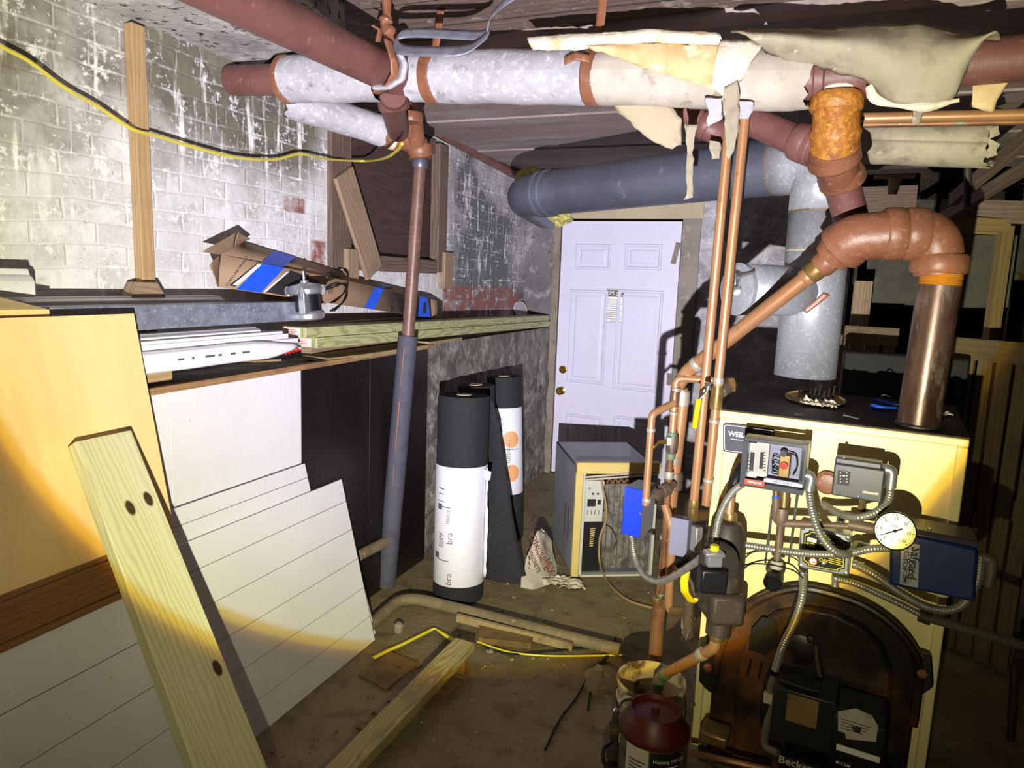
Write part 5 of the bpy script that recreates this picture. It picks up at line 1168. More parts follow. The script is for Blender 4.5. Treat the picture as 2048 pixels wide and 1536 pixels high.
# ---------------- controls on the front
def fbox(mb, x0, y0, x1, y1, off, th):   # pixel rect (top-left, bottom-right) on plane at off, extending back th
    a = bf(x0, y0, off); b = bf(x1, y1+.05*(x1-x0), off); w = (b-a).dot(bx); z1, z0 = a.z, b.z; o = V((a.x, a.y, 0))
    P = lambda u, v, z: o+bx*u+by*v+ZUP*z
    return mb.hexa([P(0, 0, z0), P(w, 0, z0), P(w, th, z0), P(0, th, z0), P(0, 0, z1), P(w, 0, z1), P(w, th, z1), P(0, th, z1)])
def ftext(m, t, s, px, py, off, ex=.0002, sx=1.0): m.text(t, s, bf(px, py, off), bx, (0, 0, 1), ex=ex, sx=sx)
def flex(pts, name, label, r=.0105, m=None, pitch=.0075, cat='conduit'):
    P = spline(pts, 16); Q = [P[0]]
    for p in P[1:]:                      # resample evenly for the ribs
        while (p-Q[-1]).length > pitch/4: Q.append(Q[-1]+(p-Q[-1]).normalized()*pitch/4)
    rs = [r*(1.0 if i % 4 in (0, 1) else .86) for i in range(len(Q))]
    o = MB().tube(Q, rs, 12).build(name, m or m_flex, smooth=60); return tag(o, label, cat)
OFP = .19
pt = thing('pressure_control', 'pressure control with a clear cover and red maker strip on the boiler front, left', 'control box', bf(1548, 975, OFP-.03))
m = MB(); fbox(m, 1488, 874, 1606, 974, OFP-.055, .006); m.build('back_plate', m_bluegrey, pt)
m = MB(); fbox(m, 1488, 881, 1606, 884, OFP, .062); fbox(m, 1488, 972, 1606, 975, OFP, .062); fbox(m, 1486, 881, 1489, 975, OFP, .062); fbox(m, 1605, 888, 1608, 976, OFP, .062); m.build('cover_frame', gen('smoked_plastic', (70, 70, 74), .25), pt, bevel=.001)
m = MB(); fbox(m, 1490, 884, 1604, 958, OFP, .0015); m.build('clear_cover', m_glass, pt)
m = MB(); fbox(m, 1492, 884, 1512, 958, OFP-.03, .02); fbox(m, 1514, 884, 1533, 954, OFP-.026, .02); m.build('scale_plate', m_acpanel, pt)
m = MB(); fbox(m, 1501, 904, 1506, 942, OFP-.0285, .002); fbox(m, 1521, 904, 1525, 938, OFP-.0245, .002)
for k in range(7): fbox(m, 1494, 900+k*7, 1499, 902+k*7, OFP-.0285, .002); fbox(m, 1527, 904+k*6, 1531, 906+k*6, OFP-.0245, .002)
m.build('scale_marks', m_ink, pt)
m = MB(); fbox(m, 1560, 909, 1577, 956, OFP-.02, .03); m.build('terminal_block', m_brass, pt, bevel=.002)
m = MB(); m.lathe([(.010, 0), (.010, .012), (.004, .013)], bf(1569, 930, OFP-.02), NB, 14); m.build('terminal_screw', m_inkred, pt)
MB().lathe([(.009, 0), (.009, .02)], bf(1569, 905, OFP-.03), NB, 12).build('mercury_bulb', m_blackplastic, pt)
for k in range(3): MB().tube(spline([bf(1560, 915+k*12, OFP-.03), bf(1548, 912+k*12, OFP-.022), bf(1545, 928+k*9, OFP-.02), bf(1556, 940+k*4, OFP-.03)], 5), .0016, 5).build('lead_wire', m_black, pt)
MB().tube(spline([bf(1577, 905, OFP-.03), bf(1592, 912, OFP-.03), bf(1594, 935, OFP-.03), bf(1586, 950, OFP-.03)], 5), .002, 5).build('lead_wire', m_black, pt)
m = MB(); fbox(m, 1490, 957, 1528, 972, OFP+.001, .002); m.build('red_strip', gen('maker_red', (206, 62, 34), .5), pt)
m = MB(); fbox(m, 1528, 957, 1604, 972, OFP+.001, .002); m.build('white_strip', m_inkwhite, pt)
m = MB(); ftext(m, 'Honeywell', .0085, 1509, 965, OFP+.0015); m.build('maker_lettering', m_inkwhite, pt, smooth=0)
m = MB(); ftext(m, 'PRESSURETROL', .0068, 1566, 966.5, OFP+.0015); m.build('lettering', m_ink, pt, smooth=0)
MB().cyl(bf(1552, 975, OFP-.03), bf(1552, 992, OFP-.03), .009, 12).build('brass_stem', m_brass, pt); collar(bf(1552, 993, OFP-.03), ZUP, .0095, .006, 'blue_seal', m_tape, pt)
p2 = thing('pressure_control', 'plain dark grey pressure control on the boiler front, right of the clear one', 'control box', bf(1716, 1000, OFP-.03))
m = MB(); fbox(m, 1669, 926, 1763, 1002, OFP, .055); fbox(m, 1671, 914, 1762, 945, OFP-.012, .043); m.build('cover', m_darkgrey, p2, bevel=.004)
m = MB(); fbox(m, 1676, 940, 1698, 971, OFP+.001, .002); m.build('dial_window', m_ink, p2)
m = MB(); 
for k in range(4): fbox(m, 1680, 945+k*6, 1682, 947+k*6, OFP+.002, .001); fbox(m, 1693, 945+k*6, 1695, 947+k*6, OFP+.002, .001)
fbox(m, 1685, 950, 1690, 953, OFP+.002, .001); fbox(m, 1680, 941.5, 1694, 943, OFP+.002, .001); m.build('dial_marks', m_inkwhite, p2)
m = MB(); fbox(m, 1725, 981, 1757, 990, OFP+.001, .002); m.build('maker_plate', m_tanboard, p2)
m = MB(); ftext(m, 'Honeywell', .0075, 1741, 985.5, OFP+.002); m.build('maker_lettering', m_inkwhite, p2, smooth=0)
for x, y in ((1716, 993), (1688, 915)): MB().lathe([(.004, 0), (.004, .003), (.002, .004)], bf(x, y, OFP if y > 950 else OFP-.012), NB, 12).build('cover_screw', m_chrome, p2)
MB().lathe([(.011, 0), (.011, .018), (.009, .018), (.009, .04)], bf(1723, 1022, OFP-.04), ZUP, 6).build('brass_nut', m_brass, p2)
def conn(x, y, off, name, parent, dirv, r=.013, L=.03):
    return MB().lathe([(r*.8, 0), (r, .003), (r, L*.4), (r*.85, L*.45), (r*.85, L*.9), (r, L)], bf(x, y, off), dirv, 16).build(name, m_alu, parent, bevel=.001)
def elbow(pts, parent, r=.0135): return MB().tube(fillet(pts, .025, 5), r, 14).build('conduit_elbow', m_alu, parent)
elbow([bf(1606, 950, OFP-.03), bf(1624, 952, OFP-.03), bf(1618, 980, OFP-.03)], pt); elbow([bf(1762, 938, OFP-.035), bf(1785, 940, OFP-.035), bf(1781, 975, OFP-.035)], p2)
# pipework carrying them
mf = thing('control_piping', 'small rusty pipe manifold carrying the gauge and both pressure controls', 'pipe', bf(1560, 1050, OFP-.03))
o5 = OFP-.035
MB().tube(fillet([bf(1552, 992, o5), bf(1552, 1046, o5), bf(1640, 1049, o5)], .02, 5), .011, 12).build('iron_pipe', m_smallpipe, mf); MB().tube([bf(1570, 1046, o5), bf(1792, 1057, o5)], .0085, 12).build('iron_pipe', m_smallpipe, mf)
MB().tube([bf(1570, 975, o5-.02), bf(1566, 1045, o5-.01)], .011, 12).build('brass_pipe', m_brass, mf)
MB().tube([bf(1562, 1040, o5), bf(1553, 1130, o5)], .010, 12).build('iron_pipe', m_smallpipe, mf); collar(bf(1563, 1030, o5), ZUP, .018, .04, 'tee_fitting', m_smallpipe, mf); collar(bf(1722, 1053, o5), bx, .015, .06, 'tee_fitting', m_smallpipe, mf)
for x0, x1 in ((1542, 1531), (1592, 1577)): MB().tube([bf(x0+2, 990 if x0 > 1560 else 1010, o5-.01), bf(x1, 1126, o5-.01)], .003, 8).build('gauge_rod', m_chrome, mf)
collar(bf(1553, 1128, o5), ZUP, .018, .022, 'glass_nut', m_insul_paper, mf)
kn = thing('valve_knob', 'black ribbed round valve knob at the top of the black cast front', 'knob', bf(1546, 1163, o5)); c = bf(1548, 1158, o5+.01); ka = (NB-ZUP*.25)
MB().lathe([(.017, -.03), (.023, -.02), (.025, .0), (.025, .022), (.022, .026), (.0215, .030), (.016, .030), (.015, .026), (.006, .026), (.006, .029), (.001, .029)], c, ka, 26).build('knob_body', m_blackplastic, kn)
MB().tube(spline([bf(1484, 1140, o5), bf(1504, 1128, o5+.01), bf(1545, 1130, o5+.02), bf(1585, 1140, o5), bf(1606, 1156, o5-.02)], 6), .0022, 6).build('linkage_wire', m_black, kn); MB().tube(spline([bf(1484, 1132, o5), bf(1530, 1120, o5+.01), bf(1580, 1128, o5), bf(1600, 1146, o5-.02)], 6), .0022, 6).build('linkage_wire', m_black, kn)
# gauge
gc = bf(1790, 1062, .27); ga = ((CAM-gc).normalized()*.75+NB*.4+ZUP*.0).normalized(); ge = ZUP.cross(ga).normalized(); gu = ga.cross(ge); gr = .0465
g = thing('pressure_gauge', 'round white pressure gauge with a black rim on the boiler front', 'gauge', gc-ZUP*.045)
MB().lathe([(.02, -.03), (gr*.95, -.026), (gr, -.02), (gr, .004), (gr*.94, .006), (gr*.93, .001)], gc, ga, 40, cap=False).build('case', m_blackplastic, g)
MB().lathe([(.0005, 0), (gr*.94, 0.0005)], gc, ga, 40).build('dial_face', m_gaugeface, g)
m = MB(); G = lambda a, r, h=.0012: gc+(ge*math.cos(a)+gu*math.sin(a))*r+ga*h
for k in range(31):
    a = rad(225-k*9); w = .0007 if k % 5 else .0011; r0 = gr*(.84 if k % 5 else .78); t_ = (ge*-math.sin(a)+gu*math.cos(a))*w
    m.poly([G(a, r0)-t_, G(a, gr*.90)-t_, G(a, gr*.90)+t_, G(a, r0)+t_])
for k, s in enumerate(('0', '5', '10', '15', '20', '25', '30')): m.text(s, .0095, G(rad(225-k*45), gr*.64), ge, gu, ex=.0002)
m.text('psi', .011, gc+gu*.012+ga*.0012, ge, gu); m.text('W', .007, gc-gu*.022-ge*.004+ga*.0012, ge, gu); m.text('H', .007, gc-gu*.020+ge*.010+ga*.0012, ge, gu)
m.build('numerals', m_ink, g, smooth=0)
m = MB(); a = rad(208); t_ = (ge*-math.sin(a)+gu*math.cos(a)); m.poly([G(a, -gr*.35, .003)-t_*.002, G(a, -gr*.35, .003)+t_*.002, G(a, gr*.78, .003)+t_*.0005, G(a, gr*.78, .003)-t_*.0005]); m.lathe([(.004, .002), (.004, .004), (.001, .0045)], gc, ga, 14); m.build('needle', m_black, g, smooth=0)
MB().tube([bf(1790, 1057, o5), gc-ga*.02], .008, 10).build('gauge_stem', m_brass, g)
# blue low water control
ob = .16; S = [bf(1781, 1062, ob), bf(1957, 1098, ob), bf(1950, 1206, ob), bf(1778, 1170, ob)]
sg = thing('blue_control', 'dark blue control box with a side label at the boiler right edge', 'control box', (S[2]+S[3])/2)
up_ = (S[0]-S[3]); ex_ = (S[1]-S[0]).normalized(); ey_ = (up_-ex_*up_.dot(ex_)).normalized()
MB().hexa([S[3], S[2], S[2]+by*.11, S[3]+by*.11, S[0], S[1], S[1]+by*.11, S[0]+by*.11]).build('cover', m_navy, sg, bevel=.008)
mb = MB(); tc = [S[0], S[1], S[1]+by*.11, S[0]+by*.11]; mb.hexa([tc[0]+ey_*.001, tc[1]+ey_*.001, tc[2]+ey_*.001, tc[3]+ey_*.001]+[p+ey_*.016+by*.008 for p in tc]); mb.build('top_edge', m_darkgrey, sg, bevel=.004)
def sq(s, t): return S[3].lerp(S[2], s).lerp(S[0].lerp(S[1], s), t)+NB*.0015
MB().poly([sq(.13, .06), sq(.345, .06), sq(.345, .86), sq(.13, .86)]).build('silver_label', m_galv, sg, smooth=0)
m = MB(); m.text('Safgard', .030, sq(.285, .50)+NB*.001, -ey_, ex_, ex=.0004); m.text('er Cut-Off', .016, sq(.19, .58)+NB*.001, -ey_, ex_, ex=.0002)
for k in range(4): m.rule(sq(.17+k*.03, .16)+NB*.001, ey_, -ex_, 0, 0, .035, .0015)
P_ = sq(.155, .10)+NB*.001
for (x, y, w, h) in ((0, 0, .020, .0015), (0, .012, .020, .0015), (0, 0, .0015, .0135), (.0185, 0, .0015, .0135), (.003, .004, .014, .005)): m.rule(P_, ey_, ex_, x, y, w, h)
m.build('lettering', m_ink, sg, smooth=0)
MB().lathe([(.005, 0), (.005, .003), (.002, .004)], S[0].lerp(S[1], .45)+ey_*.016+by*.03, ey_, 12).build('top_screw', m_chrome, sg)
MB().tube(fillet([S[1].lerp(S[2], .25)+by*.05, S[1].lerp(S[2], .25)+by*.05+ex_*.035, S[1].lerp(S[2], .75)+by*.05+ex_*.030], .025, 5), .0145, 14).build('conduit_elbow', m_conduit, sg)
# service switch box
os_ = .075; sw = thing('switch_box', 'cast grey switch box with a black and yellow service switch plate', 'switch', bf(1648, 1155, os_))
Q = [bf(1600, 1048, os_), bf(1702, 1072, os_), bf(1698, 1154, os_), bf(1595, 1136, os_)]
MB().hexa([Q[3], Q[2], Q[2]+by*.055, Q[3]+by*.055, Q[0], Q[1], Q[1]+by*.055, Q[0]+by*.055]).build('box_body', m_alu, sw, bevel=.006)
def wq(s, t, l=.0015): return Q[3].lerp(Q[2], s).lerp(Q[0].lerp(Q[1], s), t)+NB*l
def octo(i, l, c=.10): return [wq(s, t, l) for s, t in ((i+c, i), (1-i-c, i), (1-i-c, i+c*.4), (1-i, i+c), (1-i, 1-i-c), (1-i-c, 1-i-c*.4), (1-i-c, 1-i), (i+c, 1-i), (i+c, 1-i-c*.4), (i, 1-i-c), (i, i+c), (i+c, i+c*.4))]
MB().poly(octo(.085, .001)).build('plate', m_black, sw, smooth=0)
m = MB(); a = octo(.11, .0018); b = octo(.125, .0018)
for i in range(12): j = (i+1) % 12; m.poly([a[i], a[j], b[j], b[i]])
ux = (Q[1]-Q[0]).normalized(); uy = (Q[0]-Q[3]); uy = (uy-ux*uy.dot(ux)).normalized()
m.text('SERVICE', .0105, wq(.47, .83, .002), ux, uy, ex=.0002); m.text('SWITCH', .0105, wq(.72, .83, .002), ux, uy, ex=.0002) if False else None
m.text('ON', .014, wq(.5, .64, .002), ux, uy, ex=.0003); m.text('OFF', .014, wq(.5, .28, .002), ux, uy, ex=.0003)
for k in range(5): m.rule(wq(.60, .44-k*.045, .002), ux, uy, 0, 0, .036-.005*(k % 2), .0022)
for k in range(3): m.rule(wq(.15, .46-k*.045, .002), ux, uy, 0, 0, .03-.004*(k % 2), .0022); m.rule(wq(.15, .62-k*.03, .002), ux, uy, 0, 0, .024, .0018); m.rule(wq(.62, .68-k*.045, .002), ux, uy, 0, 0, .03, .0022)
m.build('lettering', m_inkyellow, sw, smooth=0)
m = MB(); m.rule(wq(.16, .66, .0022), ux, uy, 0, 0, .024, .012); m.lathe([(.001, 0), (.0115, .0005)], wq(.30, .22, .002), NB, 20); m.build('white_fields', m_inkwhite, sw, smooth=0)
m = MB(); m.text('FOR YOUR', .0042, wq(.255, .75, .003), ux, uy); m.text('SAFETY', .0042, wq(.255, .70, .003), ux, uy); m.tube([wq(.30, .22, .003)+(ux*math.cos(a)+uy*math.sin(a))*.0105 for a in [i*.4 for i in range(17)]], .0011, 4, False); m.rule(wq(.28, .2, .0032), ux, uy, -.001, 0, .01, .0025); m.build('warning_mark', m_inkred, sw, smooth=0)
MB().box(wq(.5, .45, .005), (.011, .012, .02), basis(ux, uy)).build('toggle', m_blackplastic, sw, bevel=.001)
for s, t in ((.06, .93), (.94, .93), (.06, .06), (.94, .06), (.5, .2)): MB().lathe([(.006, 0), (.006, .002), (.003, .003)], wq(s, t, 0), NB, 12).build('plate_screw', m_chrome, sw)
for x, y, d in ((1630, 1046, ZUP), (1680, 1052, ZUP), (1714, 1090, bx), (1704, 1128, bx), (1672, 1152, -ZUP), (1606, 1142, -ZUP)): conn(x, y, .05, 'conduit_connector', sw, d, .012)
# flexible conduits
c1 = [bf(1492, 962, .17), bf(1462, 988, .19), bf(1440, 1030, .21), bf(1431, 1075, .22), bf(1429, 1118, .215)]
flex(c1, 'flexible_conduit', 'ribbed conduit from the clear pressure control curving down to the black feeder box')
flex([bf(1618, 978, OFP-.03), bf(1624, 1020, OFP), bf(1640, 1068, .22), bf(1668, 1102, .22), bf(1698, 1108, .18), bf(1714, 1088, .08)], 'flexible_conduit', 'ribbed conduit drooping from the clear pressure control over the switch plate')
flex([bf(1781, 972, OFP-.035), bf(1776, 1000, OFP-.02), bf(1752, 1024, OFP+.01), bf(1712, 1035, OFP+.01), bf(1672, 1024, .12), bf(1648, 1008, .04)], 'flexible_conduit', 'ribbed conduit looping under the dark grey pressure control')
flex([bf(1478, 1088, .14), bf(1530, 1096, .15), bf(1610, 1107, .16), bf(1690, 1108, .17), bf(1740, 1098, .16), bf(1788, 1096, .13)], 'flexible_conduit', 'ribbed conduit running level across the boiler front to the blue control')
c5 = [bf(1712, 1130, .06), bf(1750, 1150, .09), bf(1800, 1185, .11), bf(1860, 1216, .12), bf(1915, 1216, .12), bf(1952, 1170, .12), bf(1962, 1110, .115)]
flex(c5, 'flexible_conduit', 'upper ribbed conduit swinging from the switch box under the blue control', .0115)
flex([bf(1674, 1158, .05), bf(1712, 1168, .07), bf(1770, 1194, .09), bf(1812, 1214, .09), bf(1846, 1232, .09)], 'flexible_conduit', 'lower ribbed conduit from the switch box to the straight grey conduit', .009)
flex([bf(1607, 1152, .05), bf(1604, 1195, .10), bf(1588, 1245, .13), bf(1566, 1290, .14), bf(1550, 1340, .13)], 'flexible_conduit', 'ribbed conduit descending from the switch box across the black cast front', .0115)
flex([bf(1632, 1290, .075), bf(1636, 1330, .09), bf(1648, 1380, .10), bf(1664, 1424, .09)], 'flexible_conduit', 'short dark ribbed conduit on the lower black cast front', .008, m_dark)
o = MB().tube(fillet([bf(1846, 1232, .09), A(2110, 1310, 1.7)], .02), .0125, 14).build('straight_conduit', m_conduit); tag(o, 'straight grey conduit slanting past the boiler to the right edge', 'conduit')
mb = MB().tube([bf(1838, 1229, .09), bf(1862, 1238, .09)], .018, 12); tag(mb.build('conduit_coupling', m_dark), 'dark conduit coupling at the lower right of the boiler', 'conduit fitting')
o = MB().tube(spline([bf(1602, 1168, .07), bf(1582, 1230, .10), bf(1560, 1300, .10), bf(1532, 1360, .11), bf(1520, 1430, .13), bf(1535, 1500, .14)], 6), .0035, 6).build('wire', m_black); tag(o, 'black wire hanging beside the descending ribbed conduit', 'wire')
# ---------------- burner below
bu = thing('oil_burner', 'black oil burner with paper labels at the foot of the boiler front', 'burner', bf(1650, 1640, .1))
m = MB(); fbox(m, 1548, 1370, 1662, 1508, .20, .14); m.build('transformer_box', m_burner, bu, bevel=.006)
m = MB(); fbox(m, 1576, 1386, 1632, 1456, .202, .003); m.build('tan_plate', m_greyscrap, bu)
m = MB(); fbox(m, 1556, 1364, 1640, 1380, .215, .06); m.build('top_cover', m_burner, bu, bevel=.004)
m = MB(); fbox(m, 1668, 1428, 1768, 1524, .24, .16); m.build('control_module', m_burner, bu, bevel=.008)
P = [bf(x, y, .242) for x, y in ((1676, 1424), (1712, 1418), (1744, 1432), (1756, 1452), (1752, 1484), (1692, 1478), (1690, 1466), (1676, 1462))]; MB().slab(P, by*.004).build('module_label', m_insul_paper, bu)
m = MB(); 
for k in range(4): m.rule(bf(1682, 1438+k*6, .2432), bx, ZUP, 0, 0, .07-.006*k, .0018)
m.poly([bf(x, y, .2432) for x, y in ((1703, 1452), (1724, 1455), (1720, 1466), (1707, 1464))])
m.build('label_print', m_ink, bu, smooth=0)
m = MB(); fbox(m, 1672, 1499, 1760, 1511, .242, .003); fbox(m, 1672, 1522, 1700, 1534, .242, .003); m.build('strip_sticker', m_inkwhite, bu)
m = MB(); 
for k in range(14): m.rule(bf(1675+k*2, 1531, .2432), bx, ZUP, 0, 0, .0012+.0008*(k % 3), .011)
for k in range(2): m.rule(bf(1676, 1504+k*4, .2432), bx, ZUP, 0, 0, .05-k*.015, .002)
m.build('sticker_print', m_ink, bu, smooth=0)
m = MB(); fbox(m, 1560, 1512, 1790, 1680, .18, .12); m.build('blower_housing', m_burner, bu, bevel=.012)
m = MB(); m.text('Beckett', .032, bf(1594, 1530, .182), bx, ZUP, ex=.0005); m.build('lettering', m_acpanel, bu, smooth=0)
MB().tube(spline([bf(1548, 1352, .13), bf(1540, 1380, .14), bf(1546, 1410, .15), bf(1534, 1450, .15), bf(1530, 1490, .16), bf(1556, 1506, .18)], 6), .011, 10).build('grey_hose', m_conduit, bu)
m = MB(); fbox(m, 1527, 1386, 1543, 1410, .16, .02); m.build('junction_tag', m_insul_paper, bu, bevel=.002)
for k in range(3): MB().tube(spline([bf(1380+k*20, 1505+k*8, .2), bf(1450, 1520+k*14, .22), bf(1540, 1540+k*12, .2)], 6), .009, 8).build('oil_line', m_dark if k else m_copper_old, bu)
m = MB(); fbox(m, 1398, 1462, 1452, 1500, .16, .08); m.build('oil_filter', m_brass, bu, bevel=.006)
# ---------------- feeder / low water cutoff at the left edge
lf = A(1440, 1290, 1.90); 
lw = thing('water_feeder', 'brown cast feeder with a black square cover on the left edge of the boiler', 'valve', lf)
t0, t1 = A(1457, 1040, 1.93), A(1436, 1268, 1.90); ax = (t1-t0).normalized()
MB().lathe([(.018, 0), (.038, .008), (.048, .03), (.052, .07), (.053, .13), (.055, .24), (.06, .245), (.06, .262), (.045, .268), (.036, .275), (.036, (t1-t0).length)], t0, ax, 28).build('cast_body', m_lwco, lw)
mb = MB(); c = t0.lerp(t1, .72); mb.box(c, (.098, .09, .15), basis(RT*.97, -ax)); mb.build('cast_block', m_lwco, lw, bevel=.014)
c = A(1440, 1132, 1.80); MB().lathe([(.048, 0), (.054, .006), (.054, .03), (.044, .05)], c+HF*.05, -HF+RT*.25, 30).build('round_flange', m_dark, lw)
mb = MB(); mb.box(A(1424, 1158, 1.795), (.072, .066, .05), basis(RT, ZUP)); mb.build('square_cover', m_blackplastic, lw, bevel=.006)
mb = MB(); mb.box(A(1428, 1116, 1.79), (.042, .045, .03), basis(RT, ZUP)); mb.build('conduit_clamp', m_alu, lw, bevel=.005); MB().box(A(1428, 1107, 1.785), (.052, .012, .034), basis(RT, ZUP)).build('clamp_bar', m_alu, lw, bevel=.003)
MB().lathe([(.012, 0), (.012, .012), (.010, .014)], A(1429, 1100, 1.79), ZUP, 14).build('yellow_bushing', m_inkyellow, lw)
MB().cyl(t0-ax*.001, A(1462, 985, 1.94), .012, 14).build('copper_stub', m_copper, lw); collar(A(1460, 1036, 1.935), ZUP, .019, .03, 'stub_nut', m_brass, lw)
MB().tube(spline([A(1482, 930, 1.95), A(1470, 960, 1.93), A(1462, 990, 1.93)], 5), .014, 10).build('rubber_bend', m_blackplastic, lw)
pth = fillet([t1-ax*.01, A(1428, 1296, 1.90), A(1322, 1352, 2.12), A(1312, 1382, 2.14)], [.03, .02], 5)
MB().tube(pth, .0165, 16).build('drain_pipe', m_copper, lw); 
for p, d, r, mm in ((A(1434, 1272, 1.9), ax, .021, m_brass), (A(1404, 1308, 1.945), A(1322, 1352, 2.12)-A(1428, 1296, 1.9), .0195, m_solder), (A(1330, 1348, 2.10), A(1322, 1352, 2.12)-A(1428, 1296, 1.9), .0205, m_verdigris)): collar(p, d, r, .026, 'pipe_socket', mm, lw)
MB().tube([A(1319, 1355, 2.125), A(1312, 1386, 2.14)], .0195, 14).build('green_spout', m_verdigris, lw)
# ---------------- copper risers and manifold
def riser(px0, py0, d0, px1, py1, d1, r, label, m=m_copper):
    a, b = A(px0, py0, d0), A(px1, py1, d1); root = thing('copper_riser', label, 'pipe', b, 'copper risers'); MB().tube([a, b], r, 20).build('pipe_body', m, root); return root, a, b
r1, a, b = riser(1459, 246, 2.05, 1386, 1022, 2.12, .0138, 'left of the two tall copper risers beside the boiler')
collar(a.lerp(b, .98), b-a, .016, .03, 'pipe_socket', m_brass, r1); MB().tube(fillet([b+V((0, 0, .01)), b-V((0, 0, .02)), A(1412, 1030, 2.2)], .02), .017, 12).build('end_elbow', m_brass, r1)
r2, a, b = riser(1489, 238, 2.03, 1412, 1010, 2.08, .0138, 'right of the two tall copper risers, touching the boiler edge')
for t, r, w, mm, nm in ((.655, .016, .02, m_solder, 'solder_ring'), (.70, .0185, .07, m_brass, 'copper_coupling'), (.765, .016, .012, m_solder, 'solder_ring'), (.93, .016, .012, m_solder, 'solder_ring')): collar(a.lerp(b, t), b-a, r, w, nm, mm, r2)
vc = a.lerp(b, .685)
bv = thing('ball_valve', 'ball valve with a long yellow lever on the right copper riser', 'valve', vc)
MB().tube([vc+RT*.012, A(1462, 768, 2.10)], [.018, .021], 14).build('valve_body', m_bronze, bv); MB().lathe([(.018, 0), (.024, .004), (.024, .018), (.016, .022)], A(1455, 770, 2.09), RT+ZUP*.2, 6).build('brass_cap', m_brass, bv)
MB().box(A(1415, 772, 2.0), (.014, .022, .02), basis(RT, ZUP)).build('lever_hub', m_chrome, bv, bevel=.002)
strip([A(1422, 768, 1.985), A(1416, 770, 1.98), A(1412, 784, 1.98), A(1398, 798, 1.985)], .012, -HF+RT*.2, 'lever_steel', m_chrome, bv, .003)
strip([A(1398, 798, 1.985), A(1394, 822, 1.99), A(1389, 856, 2.0)], .016, -HF+RT*.8, 'lever_sleeve', m_yellow, bv, .006)
mn = thing('copper_manifold', 'cluster of soldered copper pipes dropping to the floor left of the boiler', 'pipe', onZ(1322, 1300, .0))
def ct(pts, r, m=m_copper, f=.025, nm='copper_pipe'): return MB().tube(fillet(pts, f, 5), r, 16).build(nm, m, mn)
ct([A(1364, 778, 2.33), A(1366, 800, 2.33), A(1343, 1000, 2.36), A(1320, 1222, 2.38)], .0205)
ct([A(1452, 762, 2.24), A(1352, 756, 2.30), A(1344, 880, 2.28)], .0125); ct([A(1344, 880, 2.28), A(1336, 975, 2.30), A(1322, 1215, 2.34)], .0115, m_copper_old)
ct([A(1348, 806, 2.27), A(1304, 828, 2.24), A(1291, 1010, 2.24)], .0125)
ct([A(1330, 1010, 2.3), A(1345, 1060, 2.26), A(1337, 1205, 2.28), A(1340, 1222, 2.28), A(1372, 1226, 2.22)], .0145)
_e = A(1312, 1290, 2.38); ct([A(1319, 1212, 2.38), A(1314, 1250, 2.38), _e, V((_e.x, _e.y, .0))], .0245, m_copper_old)
ct([A(1290, 1000, 2.24), A(1320, 985, 2.26), A(1348, 968, 2.30)], .013, m_bronze, .01, 'union_fitting')
for p, d, r, w, mm in ((A(1365, 796, 2.33), ZUP, .024, .05, m_solder), (A(1352, 782, 2.29), ZUP, .015, .02, m_solder), (A(1349, 798, 2.28), ZUP, .0155, .05, m_copper_old), (A(1347, 826, 2.28), ZUP, .0145, .01, m_solder), (A(1302, 860, 2.24), ZUP, .0145, .012, m_solder), (A(1344, 888, 2.28), ZUP, .020, .06, m_bronze), (A(1344, 868, 2.28), ZUP, .0165, .012, m_verdigris), (A(1341, 912, 2.285), ZUP, .016, .02, m_verdigris), (A(1338, 950, 2.29), ZUP, .015, .025, m_solder), (A(1350, 962, 2.35), ZUP, .0265, .06, m_bronze), (A(1345, 920, 2.34), ZUP, .0225, .03, m_solder), (A(1293, 1000, 2.24), ZUP, .0155, .014, m_solder), (A(1331, 1205, 2.3), ZUP, .017, .03, m_brass), (A(1318, 1200, 2.36), ZUP, .026, .03, m_brass), (A(1333, 1075, 2.33), ZUP, .0235, .012, m_solder), (A(1322, 1190, 2.33), ZUP, .0125, .012, m_verdigris)): collar(p, d, r, w, 'pipe_socket', mm, mn)
MB().lathe([(.012, 0), (.02, .004), (.02, .02), (.014, .024)], A(1309, 992, 2.25), A(1348, 968, 2.3)-A(1290, 1000, 2.24), 6).build('union_nut', m_bronze, mn); MB().lathe([(.016, 0), (.024, .006), (.024, .03), (.016, .036)], A(1322, 984, 2.27), A(1348, 968, 2.3)-A(1290, 1000, 2.24), 10).build('union_body', m_bronze, mn)
MB().box(A(1338, 882, 2.265), (.02, .03, .02), basis(RT, ZUP)).build('valve_stem', m_solder, mn, bevel=.004); strip([A(1333, 884, 2.25), A(1318, 884, 2.24), A(1307, 896, 2.235)], .014, (0, 0, 1), 'brass_lever', m_goldbrass, mn, .003)
